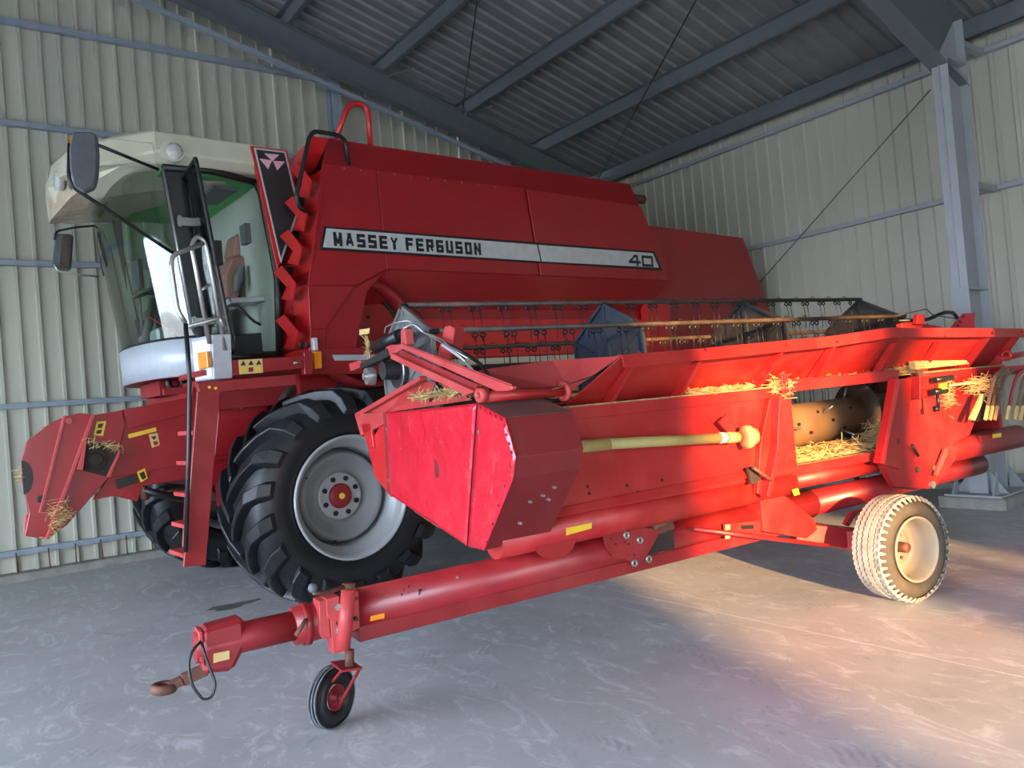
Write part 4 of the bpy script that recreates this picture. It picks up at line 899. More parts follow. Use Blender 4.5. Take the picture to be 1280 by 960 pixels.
# ribbed tread: five zigzag ribs
for k in range(5):
    y0 = .035+k*.040; b = MB('T'); n = 120; ring = []
    x_ = ra.orthogonal().normalized(); y_ = ra.cross(x_)
    for j in range(n):
        a = 2*pi*j/n; zz = .0045*(1 if j % 2 else -1); dirv = x_*cos(a)+y_*sin(a); drop = .012*abs((y0+.016)-tw/2)/(tw/2)
        ring.append([RC+ra*(y0+zz)+dirv*.315, RC+ra*(y0+zz)+dirv*(.337-drop), RC+ra*(y0+.031+zz)+dirv*(.337-drop), RC+ra*(y0+.031+zz)+dirv*.315])
    vs = [p for r3 in ring for p in r3]; fs = []
    for j in range(n):
        j2 = (j+1) % n
        for q in range(3): fs.append([j*4+q, j*4+q+1, j2*4+q+1, j2*4+q])
    b.add(vs, fs).build('tread_rib', RUBD, tb)
b = MB('T')
for k in range(44):
    a = 2*pi*k/44; d0 = V((cos(a), 0, sin(a))); x_ = ra.orthogonal().normalized(); y_ = ra.cross(x_)
    dv = x_*cos(a)+y_*sin(a); tv = -x_*sin(a)+y_*cos(a)
    P_ = [RC+ra*.035+dv*.330+tv*.014, RC+ra*.035+dv*.330-tv*.014, RC+ra*.004+dv*.300-tv*.004, RC+ra*.004+dv*.300+tv*.004]
    b.prism(P_, dv*.006-ra*.004)
b.build('shoulder_lugs', RUBD, tb)['kind'] = 'stuff'
rm = MB('T').lathe([(.200, .030), (.208, .012), (.206, .002), (.197, .002), (.190, .02), (.182, .04), (.176, .09), (.170, .155), (.13, .170), (.115, .150), (.06, .150), (.0, .150)], RC, ra, 48).build('road_rim', CREAMR, tr)
MB('T').lathe([(0, .07), (.03, .075), (.034, .10), (.034, .155)], RC, ra, 20).build('hub_cap', RUST, rm)
for k in range(5):
    a = 2*pi*k/5; MB('T').disc(RC+ra*.138+V((.078*cos(a), 0, .078*sin(a))), ra, .011, .02, 8).build('wheel_nut', RUST, rm)

# ================================================================ the header
hd = root('grain_header', 'H', 'wide red cutting header with reel, auger and straw remains, resting on its trailer', 'header')
SHY = 3.40   # back sheet plane
def hp(pts, name, m, y=SHY, t=.012, par=None, bev=.002, dy=0.0): return plate('H', [HY(*p, y)+V((0, dy, 0)) for p in pts], (0, t, 0), name, m, par or hd, bev)
def hxp(pts, name, m, X=1.8, t=.012, par=None, bev=.002, dx=0.0): return plate('H', [HX(*p, X)+V((dx, 0, 0)) for p in pts], (t, 0, 0), name, m, par or hd, bev)
def htube(pts, r, name, m, bend=.03, par=None, n=8): return MB('H').tube(pts, r, n, bend=bend).build(name, m, par or hd)
# near end shield
hxp([(481, 516), (480, 613), (487, 618), (486, 622), (466, 596), (457, 560)], 'shield_flap', REDB, dx=.015, t=.02)
pB, pC, pD, pE, pF = HX(597, 503), HX(632, 523), HX(645, 572), HX(605, 688), HX(487, 618)
# main dented panel and rear panel, subdivided sheet with gentle buckles
def sheet(pts, name, m, n=28):
    """pts: 4 corner points; a gridded sheet on the x plane with buckles"""
    b = MB('H'); A, B_, C_, D_ = pts; vs = []; fs = []
    for i in range(n+1):
        for j in range(n+1):
            u, v = i/n, j/n; p = A.lerp(B_, u).lerp(D_.lerp(C_, u), v)
            w = .007*sin(7*u+3*v)*sin(9*v+2*u)+.005*sin(17*u-5*v)+.004*sin(13*v+11*u)
            edge = min(u, 1-u, v, 1-v)*6; vs.append(p+V((w*min(1, edge), 0, 0)))
    for i in range(n):
        for j in range(n): a = i*(n+1)+j; fs.append([a, a+1, a+n+2, a+n+1])
    b.add(vs, fs, True); return b.build(name, m, hd, solid=.004)
sheet([HX(482, 516.5), HX(595.5, 505), HX(583.5, 682), HX(487.5, 618)], 'shield_panel', REDP)
pm = HX(640, 620)
b = MB('H'); q = [HX(598, 504.5), HX(632, 523), HX(645, 572), HX(641, 600), HX(605.5, 688), HX(585, 683)]
# fan of small faces for a buckled look
cen = sum(q, V((0, 0, 0)))/6; vs = [cen+V((.006, 0, 0))]; N_ = 5; fs = []
ringpts = []
for i in range(6):
    for k in range(N_): ringpts.append(q[i].lerp(q[(i+1) % 6], k/N_))
for s in range(1, 7):
    for k, p in enumerate(ringpts): vs.append(cen.lerp(p, s/6)+V((.005*sin(k*1.3+s*1.9)*(0 if s == 6 else 1), 0, 0)))
M_ = len(ringpts)
for k in range(M_): fs.append([0, 1+k, 1+(k+1) % M_])
for s in range(5):
    for k in range(M_): fs.append([1+s*M_+k, 1+(s+1)*M_+k, 1+(s+1)*M_+(k+1) % M_, 1+s*M_+(k+1) % M_])
b.add(vs, fs, True); b.build('shield_rear_panel', REDP, hd, solid=.004)
hxp([(595.5, 504), (598, 504), (586, 684), (583, 683)], 'shield_seam', BLACK, dx=.004, t=.01)
hxp([(479.5, 516), (484, 516), (489, 619), (485, 617)], 'seam_strip', MAROON, dx=-.004, t=.01)
for k in range(14):   # bolts along the rear edge of the shield
    t = k/13; P0 = HX(601, 509).lerp(HX(629, 525), t*3) if t < .33 else (HX(629, 525).lerp(HX(642, 572), (t-.33)*3) if t < .66 else HX(642, 572).lerp(HX(610, 676), (t-.66)*3))
    MB('H').disc(P0+V((-.008, 0, 0)), (1, 0, 0), .008, .01, 6).build('bolt', MAROON, hd)
for p in ((485, 536), (487, 601), (600, 540)): MB('H').disc(HX(*p)+V((-.01, 0, 0)), (1, 0, 0), .010, .012, 8).build('bolt', STEEL, hd)
# body behind the shield: prism going right
D_ = .385
box = [HX(*p, 1.806) for p in [(540, 510), (597, 504.5), (632, 523), (645, 572), (641, 598), (605, 688), (545, 655)]]
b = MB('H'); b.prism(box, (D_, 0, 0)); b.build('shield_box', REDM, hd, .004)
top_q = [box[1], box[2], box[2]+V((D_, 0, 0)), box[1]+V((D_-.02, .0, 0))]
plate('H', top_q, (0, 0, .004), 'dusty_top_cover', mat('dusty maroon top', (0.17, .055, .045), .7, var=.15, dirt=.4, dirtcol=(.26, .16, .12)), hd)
for (px, py) in ((694, 609.5), (667, 608+20), (690, 607+18), (682, 620), (660, 656)):
    pp = HY(px, py, 3.1); MB('H').disc(V((pp.x, 3.04+max(0, (1.2-pp.z))*.42, pp.z)), (0, 1, 0), .007, .02, 8).build('bolt', STEEL, hd)
# inner end wall and divider
b = MB('H'); b.prism([HX(*p, 1.82) for p in [(482, 516), (560, 508), (597, 504), (605, 686), (487, 618), (460, 565)]], (.02, 0, 0)); b.build('end_wall', REDH, hd)
dv = [HX(443, 517), HX(524, 470), HX(545, 478), HX(595, 503), HX(480, 514)]
b = MB('H'); b.prism([HX(443, 517, 1.80), HX(524, 470, 1.80), HX(524, 476, 1.80), HX(447, 521, 1.80)], (.05, 0, 0)); b.build('divider_lip', REDF, hd, .003)
b = MB('H'); b.add([HX(445, 519, 1.84), HX(524, 473, 1.84), HX(562, 483, 1.95), HX(590, 500, 1.9), HX(482, 516, 1.84)], [[0, 1, 2, 3, 4]]); b.build('divider_sheet', REDF, hd, solid=.006)
hxp([(443, 518), (481, 515), (480, 530), (451, 545)], 'divider_nose', REDF, t=.02)
hxp([(451, 530), (463, 529), (467, 560), (460, 560)], 'divider_nose_lower', REDB, t=.02)
A, B = HX(520, 502, 1.88), HX(592, 492, 1.88)
toplevel(straws('H', lambda: A.lerp(B, random.random())+V((random.uniform(-.04, .12), random.gauss(0, .02), abs(random.gauss(0, .018))+.01)), 420, 'straw_pile', hd, .05, .14, .0022), 'H', 'shaded brown straw heaped on top of the dented end shield under the reel arm')
# back sheets left of the feeder opening
x0 = 1.95
b = MB('H'); b.box((x0, SHY, .86), (4.13, SHY+.012, 1.42)); b.build('back_sheet', REDH, hd, .002)
b = MB('H'); b.prism([V((x0, SHY-.012, 1.36)), V((4.13, SHY-.012, 1.36)), V((4.13, SHY-.012, 1.43)), V((x0, SHY-.012, 1.43))], (0, .012, 0)); b.build('top_strake', REDH, hd, .002)
b = MB('H'); b.box((x0, SHY-.012, 1.425), (6.75, SHY+.20, 1.435)); b.build('ledge', DUST, hd)
b = MB('H'); b.prism([V((x0, SHY-.01, .905)), V((4.1, SHY-.01, .94)), V((4.1, SHY-.03, .90)), V((x0, SHY-.03, .865))], (0, .02, 0)); b.build('crease_rib', REDH, hd)
b = MB('H'); b.tube([(1.9, 3.50, .785), (4.13, 3.50, .80)], .098, 28); b.build('frame_tube', REDH, hd)
b = MB('H'); b.tube([(5.35, 3.50, .80), (7.05, 3.50, .81)], .098, 28, caps=True); b.build('frame_tube', REDH, hd)
b = MB('H'); b.tube([(4.1, 3.50, .80), (5.4, 3.50, .80)], .06, 20); b.build('sill_tube', REDH, hd)
b = MB('H'); b.prism([(4.1, SHY+.01, .845), (5.36, SHY+.01, .845), (5.36, SHY+.01, .905), (4.1, SHY+.01, .905)], (0, .02, 0)); b.build('sill_lip', REDH, hd, .002)
hp([(708, 660), (740, 653), (740, 660.5), (708, 669.5)], 'yellow_sticker', YDEC, 3.392, .003)
# torn foot under tube
b = MB('H'); c = HY(695, 672, 3.42)
b.prism([c+V((.13*cos(a), 0, .10*sin(a)-.01)) for a in [pi+pi*k/10 for k in range(11)]], (0, .03, 0)); b.build('skid_bracket', REDH, hd)
for q in [(640, 648), (798, 615), (830, 610)]: MB('H').disc(HY(*q, SHY-.006), (0, 1, 0), .007, .01, 6).build('bolt', BLACK, hd)
for q in [(735, 608), (737, 617), (784, 607), (828, 600), (797, 511)]: MB('H').disc(HY(*q, SHY-.004), (0, 1, 0), .010, .008, 6).build('bolt', DARK, hd)
# hood: leaning plate with gussets and a folded rail
HR = 3.19
RL = [(778, 445), (880, 436.5), (1040, 421.5), (1114, 410.5), (1280, 411.5)]
railpts = [HY(*p, HR) for p in RL]
for i in range(4):
    a, c = railpts[i], railpts[i+1]
    plate('H', [a, c, V((c.x, SHY+.08, 1.435)), V((a.x if i else HY(714, 488).x, SHY+.08, 1.435))], (0, .006, .004), 'hood_panel', REDH, hd)
rl = MB('H')
for i in range(4):
    a, c = railpts[i], railpts[i+1]
    rl.prism([a, c, c+V((0, -.012, -.062)), a+V((0, -.012, -.062))], (0, .01, 0)); rl.prism([a, c, c+V((0, .05, .004)), a+V((0, .05, .004))], (0, 0, .006))
rl.build('hood_rail', REDH, hd)
gus = [((762, 496), (798, 447)), ((849, 490), (880, 447)), ((945, 482), (983, 432)), ((1015, 467), (1041, 432)), ((1096, 460), (1118, 423)), ((1153, 450), (1173, 421)), ((1208, 452), (1236, 419)), ((1247, 447), (1273, 419))]
for k, (g0_, g1_) in enumerate(gus):
    a = HY(*g0_, SHY-.01); c = HY(*g1_, HR); a = V((a.x, SHY-.01, 1.435)); c = V((a.x+(c.x-a.x)*.6, HR+.005, 1.655))
    b = MB('H'); w = .03
    b.prism([a, c, c+V((0, .05, 0)), a+V((0, .08, 0))], (.006, 0, 0)); b.prism([a, c, c+V((w, 0, 0)), a+V((w, 0, 0))], (0, .006, .002)); b.build('gusset', REDH, hd)
    for q in (c,): MB('H').disc(V((q.x+.02, HR-.02, q.z+.03)), (0, 1, 0), .010, .012, 6).build('bolt', MAROON, hd)
# left inner flap with its catch of light painted pink
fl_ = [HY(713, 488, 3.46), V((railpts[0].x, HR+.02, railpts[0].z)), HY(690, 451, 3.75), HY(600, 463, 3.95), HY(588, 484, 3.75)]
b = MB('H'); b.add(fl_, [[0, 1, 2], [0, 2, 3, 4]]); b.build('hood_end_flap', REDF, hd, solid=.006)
# reel arm pivot tube
b = MB('H'); b.tube([HY(603, 496, 3.28), HY(702, 489, 3.28)], .028, 18); b.build('pivot_tube', REDH, hd)
b = MB('H'); c = HY(705, 489, 3.28); b.lathe([(.028, -.012), (.052, -.012), (.052, .012), (.028, .012)], c, (1, 0, 0), 20, closed=True); b.build('pivot_collar', REDF, hd)
b = MB('H'); c = HY(602, 494, 3.28); b.lathe([(.018, -.02), (.036, -.02), (.036, .02), (.018, .02)], c, (1, 0, 0), 20, closed=True); b.build('pivot_eye', REDF, hd)
htube([HY(620, 474, 3.3), HY(660, 490, 3.3), HY(700, 486, 3.3)], .006, 'wire_rod', RUST)
htube([HY(690, 487, 3.25), HY(742, 470, 3.25)], .004, 'wire_rod', RUST)
# near reel arm: channel from the pivot over to the hub
AX = 1.80
arm_top = [(610, 483), (548, 434), (498, 430.5), (484, 437)]
b = MB('H')
P1, P2, P3 = HX(622, 487), HX(548, 437), HX(486, 438)
b.prism([HX(*p) for p in [(482, 434), (488, 431), (502, 430.5), (640, 483), (640, 487), (633, 489), (620, 489), (600, 480), (503, 436), (496, 441), (484, 445)]], (.025, 0, 0))
b.build('reel_arm', REDF, hd, .003)
plate('H', [HX(502, 430, 1.79), HX(640, 482, 1.79), HX(640, 484, 1.86), HX(506, 431, 1.86)], (0, 0, .006), 'arm_flange', REDF, hd)
plate('H', [HX(494, 441, 1.80), HX(600, 489, 1.80), HX(588, 494, 1.80), HX(494, 448, 1.80)], (-.03, 0, 0), 'arm_flange', REDF, hd)
plate('H', [HX(500, 437), HX(598, 481), HX(594, 489), HX(497, 444)], (.01, 0, 0), 'arm_web', MAROON, hd)
hxp([(449, 455), (483, 436), (485, 446), (451, 461)], 'arm_sleeve', BLACKP, X=1.79, t=.06)
hxp([(436, 455), (450, 450), (451, 459), (438, 464)], 'arm_tip', REDF, X=1.79, t=.05)
# shield corner bracket on the arm
hp_ = [HX(556, 408, 1.95), HX(563, 407, 1.95), HX(568, 411, 1.95), HX(562, 451, 1.95), HX(546, 445, 1.95)]
plate('H', hp_, (.008, 0, 0), 'arm_bracket', REDF, hd)
plate('H', [HY(563, 407, 4.0), HY(580, 410, 4.0), HY(578, 440, 4.0), HY(563, 450, 4.0)], (0, .008, 0), 'arm_bracket', REDH, hd)
plate('H', [HX(501, 412), HX(506, 411), HX(508, 431), HX(501, 432)], (.05, 0, 0), 'cylinder_lug', REDF, hd)
b = MB('H'); b.tube([HX(470, 434, 1.84), HX(500, 419, 1.84)], .040, 14); b.tube([HX(500, 419, 1.84), HX(512, 413, 1.84)], .02, 10); b.build('slide_cylinder', BLACK, hd)
b = MB('H'); b.lathe([(0, -.05), (.022, -.05), (.026, -.03), (.055, -.03), (.06, 0), (.06, .02), (0, .02)], HX(465, 470, 1.80)+V((-.01, 0, 0)), (1, 0, 0), 20, smooth=False); b.build('hub_nut', STEEL, hd)
b = MB('H'); b.lathe([(0, -.12), (.06, -.12), (.065, -.02), (.13, -.02), (.13, .0), (0, .0)], HX(500, 462, 1.94), (1, 0, 0), 24, smooth=False); b.build('hub_motor', BLACKP, hd)
b = MB('H'); b.lathe([(.118, -.03), (.128, -.03), (.128, -.02), (.118, -.02)], HX(500, 462, 1.94), (1, 0, 0), 24, closed=True); b.build('hub_ring', CHROME, hd)
htube([HX(481, 416, 1.8), HX(482, 409, 1.8), HX(492, 404, 1.8), HX(512, 400, 1.85), HX(520, 412, 1.9), HX(552, 424, 1.9), HX(582, 452, 1.85)], .005, 'hydraulic_pipe', CHROME, .04)
htube([HX(504, 411, 1.8), HX(516, 404, 1.85), HX(530, 416, 1.9), HX(556, 430, 1.9), HX(585, 448, 1.85)], .005, 'hydraulic_pipe', CHROME, .04)
htube([HY(553, 427, 3.9), HY(580, 441, 3.8), HY(602, 456, 3.6), HY(614, 476, 3.35), HY(620, 482, 3.3)], .010, 'hydraulic_hose', BLACK, .05)
htube([HY(553, 431, 3.9), HY(576, 447, 3.8), HY(590, 462, 3.6)], .008, 'hydraulic_hose', SILV, .05)
htube([HX(548, 480, 1.9), HX(540, 500, 1.9)], .02, 'support_strut', BLACK, 0)
tagp = hxp([(449, 412), (462, 410), (461, 417), (449, 419)], 'paper_tag', YPALE, X=1.92, t=.003)
A = HX(459, 430, 1.9); straws('H', lambda: A+V((random.gauss(0, .006), random.gauss(0, .01), random.uniform(-.09, .06))), 40, 'twine', hd, .05, .12, .002, flat=6)
# reel: centre line y 4.52, z 1.73
RCY, RCZ, RR = 4.52, 1.68, .475
angs = [90+3-60*k for k in range(6)]
def rv(a, r=RR): return V((0, RCY-r*cos(radians(a)), RCZ+r*sin(radians(a))))
RX0, RX1 = 1.97, 6.62
htube([V((RX0, RCY, RCZ)), V((RX1+.1, RCY, RCZ))], .05, 'reel_shaft', CHARC, 0, n=16)
tm = None
for k, a in enumerate(angs):
    p = rv(a); bar = MB('H').tube([V((RX0+.02, p.y, p.z)), V((RX1, p.y, p.z))], .0165, 12).build('reel_bar', BROWN, hd)
    nT = 40
    for j in range(nT):
        xx = RX0+.12+j*(RX1-RX0-.2)/nT+(.028 if j % 2 else -.028)
        if tm is None:
            b = MB('H'); o0 = V((xx, p.y, p.z))
            # spring coil under the bar and two-part steel finger
            b.tube([o0+V((.020*cos(t)*1, -.003, -.034+.014*sin(t))) for t in [2*pi*q/8 for q in range(9)]], .006, 5, caps=False)
            b.beam(o0+V((0, 0, .014)), o0+V((0, 0, -.022)), .014, .014, up=(0, 1, 0))
            b.tube([o0+V((.004, -.003, -.045)), o0+V((.002, -.014, -.13)), o0+V((.006, -.004, -.25))], .0026, 4)
            tm = b.build('tine', BLACK, bar, origin=o0)
        else:
            c = bpy.data.objects.new('tine', tm.data); COL.objects.link(c); c.parent = bar; c.location = V((xx, p.y, p.z))-V(bar['_org'])
            c.rotation_euler = (random.uniform(-.06, .06), 0, random.uniform(-.1, .1))
    if k % 1 == 0:
        b = MB('H')
        for j in range(0, nT, 2):
            xx = RX0+.12+(j+.5)*(RX1-RX0-.2)/nT
            b.tube([V((xx-.028, p.y, p.z+.004)), V((xx-.018, p.y, p.z+.024)), V((xx, p.y, p.z+.029)), V((xx+.018, p.y, p.z+.024)), V((xx+.028, p.y, p.z+.004))], .003, 4)
        b.build('spring_clips', BLACK, bar)
def reelplate(X, m, name):
    pts = [V((X, 0, 0))+rv(a, RR-.01) for a in angs]
    o = MB('H').prism(pts, (.006, 0, 0)).build(name, m, hd)
    b = MB('H')
    for i in range(6):
        q0, q1 = pts[i], pts[(i+1) % 6]; b.beam(q0+V((-.008, 0, 0)), q1+V((-.008, 0, 0)), .022, .022); b.beam(q0+V((-.006, 0, 0)), V((X-.006, RCY, RCZ)), .028, .014, up=(1, 0, 0))
    b.build('plate_rim', CHROME if m is GREYP else m, o)
    b = MB('H')
    for q0 in pts: b.lathe([(0, -.02), (.020, -.02), (.020, .02), (0, .02)], q0, (1, 0, 0), 10, smooth=False)
    b.build('pivot_bosses', BLACK, o)
    return o
reelplate(1.96, GREYP, 'reel_end_plate'); reelplate(3.56, BLUEB, 'reel_plate'); reelplate(5.04, CHARC, 'reel_plate'); reelplate(6.60, CHARC, 'reel_end_plate')
# yellow drive shaft
a, c = HY(733, 556.5, 3.32), HY(908, 547, 3.28)
b = MB('H'); b.tube([a, c], .030, 16); b.tube([a+V((-.3, 0, -.0)), a.lerp(c, .14)], .034, 16); sh = b.build('drive_shaft', YELL, hd)
b = MB('H'); b.tube([a.lerp(c, .945), a.lerp(c, .985)], .0325, 16); b.build('shaft_label', WHITE, sh)
b = MB('H'); b.tube([c, HY(922, 546.5, 3.28)], .033, 16); b.build('shaft_end', YELL, sh)
b = MB('H'); c2 = HY(935, 546, 3.30); b.lathe([(0, -.03), (.045, -.03), (.07, -.02), (.07, .01), (.055, .02), (.05, .05), (0, .05)], c2, (1, -.2, 0), 20); b.build('shaft_cone', mat('tan plastic', (.50, .33, .14), .7, dirt=.3, var=.15), sh)
hp([(899, 528), (909, 518), (920, 538), (915, 545), (905, 535)], 'shaft_bracket', MAROON, 3.33, .02)
# feeder opening: frame posts
def post(pts, name, m=REDH, y=3.36, t=.05): return hp(pts, name, m, y, t, bev=.003)
post([(963, 497), (979, 497), (976, 560), (962, 620), (947, 617), (951, 556)], 'opening_post', REDH, 3.36, .04)
hp([(975, 497), (980, 497), (977, 560), (963, 622), (959, 620), (972, 560)], 'post_flange', REDB, 3.30, .06)
post([(1122, 474), (1140, 472), (1139, 498), (1131, 553), (1127, 587), (1102, 580), (1113, 522)], 'opening_post', REDH, 3.36, .05)
hp([(1120, 474), (1126, 474), (1117, 522), (1106, 580), (1101, 579), (1112, 522)], 'post_flange', REDB, 3.30, .06)
hp([(984, 475), (1125, 462), (1123, 475), (985, 490)], 'lintel', REDH, 3.36, .06)
hp([(977, 468), (985, 467), (986, 491), (979, 492)], 'lintel_bracket', REDB, 3.33, .03)
htube([HY(941, 584, 3.3), HY(965, 601, 3.3)], .011, 'latch_bar', RUST, 0)
hp([(935, 585), (946, 582), (952, 600), (940, 606)], 'latch_plate', DARK, 3.34, .02)
A = HY(972, 483, 3.4); toplevel(straws('H', lambda: A+V((random.gauss(0, .04), random.uniform(-.06, .02), random.gauss(0, .03))), 260, 'straw_clump', hd, .04, .10, .002), 'H', 'tangled straw clump caught at the upper left corner of the header opening')
# auger
AY, AZ, AR = 3.98, 1.10, .165
b = MB('H'); b.tube([V((1.95, AY, AZ)), V((6.75, AY, AZ+.02))], AR, 40); au = b.build('auger_tube', AUG, hd)
def flight(x0_, x1_, turns, hand, r=.285):
    b = MB('H'); n = int(turns*28); vs = []; fs = []
    for i in range(n+1):
        t = i/n; a = hand*2*pi*turns*t; xx = x0_+(x1_-x0_)*t
        for rr, dx2 in ((AR-.01, -.002), (r, -.002), (r, .002), (AR-.01, .002)): vs.append(V((xx+dx2, AY+rr*cos(a), AZ+rr*sin(a))))
    for i in range(n):
        for q in range(4): fs.append([i*4+q, i*4+(q+1) % 4, (i+1)*4+(q+1) % 4, (i+1)*4+q])
    b.add(vs, fs, True); b.build('flighting', AUGD, au)
flight(2.0, 4.15, 4.6, 1); flight(5.22, 6.75, 3.0, -1, .30)
for k, xx in enumerate((4.45, 4.62, 4.80, 5.0, 5.2, 5.38, 4.55, 5.1)):
    a = [2.2, 3.1, 1.3, 2.6, 3.5, 1.9, 1.1, .8][k]
    d = V((0, cos(a), sin(a))); MB('H').tube([V((xx, AY, AZ))+d*AR*.9, V((xx, AY, AZ))+d*(AR+.11)], .008, 6).build('auger_finger', STEEL, au)
for k in range(9):
    a = pi+.5*sin(k*2.1)-.2; xx = 4.3+k*.13; MB('H').disc(V((xx, AY+AR*cos(a), AZ+AR*sin(a))), (0, cos(a), sin(a)), .012, .014, 8).build('auger_bolt', BLACK, au)
b = MB('H'); pts = [(3.45, .88), (3.60, .90), (3.70, .84), (3.98, .815), (4.3, .88), (4.7, 1.03), (4.85, 1.07)]
vs = []; fs = []
for i, (yy, zz) in enumerate(pts): vs += [V((1.82, yy, zz)), V((6.85, yy, zz))]
for i in range(len(pts)-1): fs.append([2*i, 2*i+1, 2*i+3, 2*i+2])
b.add(vs, fs).build('trough_floor', RUST, hd, solid=.008)
b = MB('H'); b.box((4.12, 3.44, .86), (5.36, 3.72, .905)); b.build('dusty_sill', DUST, hd)
toplevel(straws('H', lambda: V((random.uniform(4.14, 5.38), random.uniform(3.52, 3.86), .90+abs(random.gauss(0, .03)))), 1500, 'straw_pile', hd, .06, .20, .0026, flat=.25), 'H', 'sunlit golden straw lying in the header opening below the auger tube')
A = V((5.33, 3.62, .97)); straws('H', lambda: A+V((random.gauss(0, .06), random.gauss(0, .05), random.gauss(0, .05))), 300, 'straw_clump', hd, .05, .14, .0024)
A = HY(984, 518, 3.8); straws('H', lambda: V((random.uniform(4.3, 4.6), AY-.10+random.gauss(0, .02), AZ+AR*.85+random.gauss(0, .01))), 160, 'straw_clump', hd, .04, .10, .002, flat=.3)
for (u0, u1, n) in ((850, 945, 500), (985, 1015, 200), (1020, 1096, 420), (1096, 1150, 600)):
    a0_, a1_ = HY(u0, 485 if u0 < 900 else 470, 3.45).x, HY(u1, 475, 3.45).x; hh = .035 if u0 > 1090 else .012
    toplevel(straws('H', lambda: V((random.uniform(a0_, a1_), SHY+random.uniform(0, .06), 1.44+abs(random.gauss(0, hh)))), n, 'straw_pile', hd, .03, .08, .002, flat=.25), 'H', {850: 'thin straw strewn along the back ledge left of the header opening', 985: 'small straw wisp on the ledge above the left end of the opening', 1020: 'loose straw on the ledge above the middle of the opening', 1096: 'thick straw heap on the ledge above the right end of the opening'}[u0])
# trough back wall on the far side of the header, knife and front
b = MB('H'); b.box((1.86, 4.83, 1.05), (6.85, 4.90, 1.09)); b.build('cutter_bar', MAROON, hd)
# right of the opening
b = MB('H'); b.prism([HY(*p, SHY) for p in [(1140, 470), (1245, 462), (1212, 543), (1128, 590), (1131, 553)]], (0, .012, 0)); b.build('back_sheet', REDH, hd)
b = MB('H'); b.prism([(5.45, SHY-.012, 1.36), (6.75, SHY-.012, 1.37), (6.75, SHY-.012, 1.43), (5.45, SHY-.012, 1.43)], (0, .012, 0)); b.build('top_strake', REDH, hd, .002)
hp([(1143, 451), (1208, 450), (1212, 455), (1145, 462)], 'straw_ledge', DUST, 3.33, .05)
hp([(1150, 470), (1172, 470), (1168, 495), (1150, 498)], 'coupler_plate', REDH, 3.30, .10)
b = MB('H'); b.tube([HY(1168, 475, 3.25), HY(1190, 472, 3.25)], .022, 10); b.tube([HY(1166, 490, 3.25), HY(1182, 488, 3.25)], .024, 10); b.tube([HY(1172, 492, 3.25), HY(1173, 510, 3.25)], .012, 8); b.lathe([(0, 0), (.02, 0), (.024, .03), (0, .03)], HY(1173, 511, 3.25), (0, 1, 0), 10); b.build('hose_coupling', BLACK, hd)
hp([(1178, 479), (1184, 478.5), (1184, 487), (1178, 488)], 'coupling_cap', YDEC, 3.23, .03)
htube([HY(1187, 482, 3.25), HY(1215, 478, 3.27), HY(1235, 482, 3.3)], .010, 'straw_rope', STRAW, .05)
A = HY(1225, 482, 3.30); straws('H', lambda: A+V((random.gauss(0, .10), random.uniform(-.05, .03), random.gauss(0, .035))), 260, 'straw_clump', hd, .04, .12, .002)
A = HY(1185, 492, 3.30); straws('H', lambda: A+V((random.gauss(0, .03), 0, random.gauss(0, .06))), 90, 'straw_clump', hd, .04, .12, .0015)
hp([(1146, 462), (1152, 462), (1160, 474), (1159, 481), (1152, 478)], 'latch_hook', RUST, 3.32, .02)
# lower right bracket and foot
hp([(1120, 560), (1197, 560), (1195, 573), (1180, 595), (1169, 608), (1160, 611), (1119, 608), (1104, 582)], 'side_bracket', REDH, 3.38, .05)
MB('H').disc(HY(1167, 606, 3.36), (0, 1, 0), .028, .02, 14).build('bolt', STEEL, hd)
for p in ((1123, 552), (1149, 587), (1168, 585)): MB('H').disc(HY(*p, 3.36), (0, 1, 0), .022, .02, 12).build('bolt', RUST, hd)
hp([(1182, 560), (1187, 562), (1172, 596), (1169, 594)], 'stay_bar', REDF, 3.34, .02)
htube([HY(1140, 556, 3.35), HY(1148, 570, 3.35)], .010, 'pin', BLACK, 0)
# outer right: rail arm, rolled crop lifters with yellow tips
hp([(1232, 476), (1252, 459), (1280, 456), (1290, 456), (1290, 465), (1253, 470), (1246, 487), (1236, 488)], 'stowage_bracket', REDH, 3.28, .06)
b = MB('H'); b.tube([HY(1248, 449, 3.3), HY(1290, 440, 3.3)], .024, 14); b.lathe([(.02, -.01), (.045, -.01), (.045, .01), (.02, .01)], HY(1258, 444, 3.3), (1, 0, 0), 16, closed=True); b.build('pivot_tube', REDH, hd)
def lifter(px, py, m, L_=1.0, y=3.22):
    pts = [HY(px+14, py-4, y), HY(px+4, py+2, y), HY(px-1, py+16, y), HY(px-5, py+36*L_, y), HY(px-9, py+60*L_, y)]
    b = MB('H'); pts = rounded([V(p) for p in pts], .06)
    for i in range(len(pts)-1): b.beam(pts[i], pts[i+1], .030, .012, up=(0, 1, 0))
    o = b.build('crop_lifter', m, hd)
    b = MB('H'); b.beam(HY(px-6, py+44*L_, y-.01), HY(px-9.5, py+62*L_, y-.01), .022, .016, up=(0, 1, 0)); b.build('lifter_tip', YPALE, o)
BR_ = mat('brown dusty lifter steel', (.13, .085, .055), .7, var=.3, dirt=.3)
for k, px in enumerate((1241, 1247, 1253)): lifter(px, 466, BR_, .95, 3.22+.02*k)
for k, px in enumerate((1262, 1272, 1279, 1286)): lifter(px+6, 466, REDD if k == 0 else BR_, .95, 3.22+.01*k)
hp([(1228, 492), (1233, 494), (1219, 526), (1213, 524)], 'lifter_rod', YPALE, 3.27, .02)
hp([(1231, 490), (1241, 489), (1236, 524), (1218, 528)], 'stowage_gap', DARK, 3.385, .02)
b = MB('H'); b.box(HY(1225, 545, 3.4), HY(1240, 552, 3.42)); b.build('foot_block', REDH, hd)
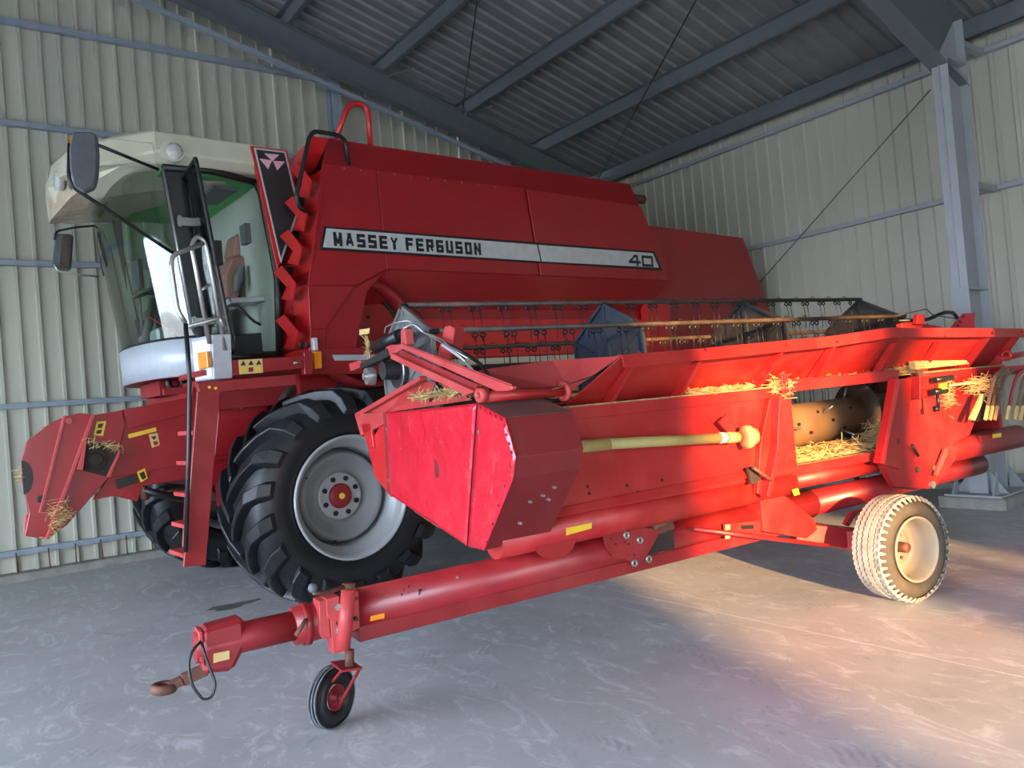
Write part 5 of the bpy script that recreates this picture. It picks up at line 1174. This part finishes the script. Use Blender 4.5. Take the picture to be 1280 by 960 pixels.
hp([(1241, 543), (1252, 541), (1252, 546), (1241, 548)], 'yellow_sticker', YDEC, 3.38, .003)
b = MB('H'); c = HY(1228, 547, 3.42); b.prism([c+V((.16*cos(a), 0, .10*sin(a)-.02)) for a in [pi+pi*k/10 for k in range(11)]], (0, .03, 0)); b.build('skid_bracket', REDH, hd)
# stickers on lower tubes
for q in ([(1051, 588), (1057, 587), (1060, 594), (1055, 596)], ):
    hp([(993-3, 612), (998, 610), (1000, 618), (993, 620)], 'sticker', YDEC, 3.40, .003)
plate('H', [HY(911, 629, 3.50), HY(918, 627, 3.50), HY(921, 634, 3.50), HY(914, 636, 3.50)], (0, .003, 0), 'sticker', YDEC, hd, 0).location += V((0, 0, 0))
# far reel arm parts on the right
plate('H', [HX(1187, 410, 6.75), HX(1203, 392, 6.75), HX(1218, 391, 6.75), HX(1218, 411, 6.75)], (.01, 0, 0), 'arm_bracket', REDH, hd)
for p in ((1204, 396), (1200, 402), (1197, 407)): MB('H').disc(HX(*p, 6.745), (1, 0, 0), .012, .012, 8).build('bolt_hole', BLACK, hd)
hp([(1127, 404), (1145, 402), (1180, 409), (1170, 413), (1127, 413)], 'far_reel_arm', REDH, 3.9, .05)
hp([(1147, 393), (1156, 393), (1156, 405), (1146, 405)], 'arm_lug', REDH, 3.85, .04)
htube([HY(1122, 401, 3.95), HY(1160, 400, 3.9), HY(1180, 390, 3.85), HY(1192, 391, 3.85), HY(1197, 398, 3.85)], .016, 'hydraulic_hose', BLACK, .08)
htube([HY(1115, 396, 3.95), HY(1150, 388, 3.9), HY(1158, 386, 3.85), HY(1166, 394, 3.85), HY(1195, 398, 3.85)], .004, 'hydraulic_pipe', BLACK, .04)
b = MB('H'); b.box((6.80, 3.5, .86), (6.85, 4.9, 1.42)); b.build('far_end_wall', REDH, hd)

# ================================================================ things by the right wall
gp = WX(1192, 588, 9.25)
im = bpy.data.objects.new('toothed_roller', None); COL.objects.link(im); im.location = (9.2, gp.y, 0); im['_org'] = (9.2, gp.y, 0); im['label'] = 'bright green toothed roller on a dark frame on the floor behind the steel column'; im['category'] = 'farm implement'
b = MB('W')
MB('W').tube([(9.2, gp.y-.14, gp.z-.02), (9.2, gp.y+1.2, gp.z-.02)], .03, 12).build('shaft', GREENP, im)
for k in range(6):
    b = MB('W'); yy = gp.y-.08+k*.17; pts = []
    for j in range(24): a = 2*pi*j/24; rr = .115 if j % 2 else .08; pts.append(V((9.2+rr*cos(a), yy, gp.z-.02+rr*sin(a))))
    b.prism(pts, (0, .03, 0)); b.build('toothed_disc', GREENP, im)
for yy in (gp.y-.12, gp.y+1.15):
    b = MB('W'); b.beam((9.2, yy, .02), (9.2, yy, gp.z), .04, .04); b.beam((8.98, yy, .02), (9.38, yy, .02), .05, .03); b.build('stand', BLACK, im)
ps = MB('W').tube([WX(1196, 562, 9.0), WX(1218, 582, 9.3)], .018, 8).build('strut_pipe', BLACK, im)

for o in bpy.data.objects:
    if '_org' in o: del o['_org']
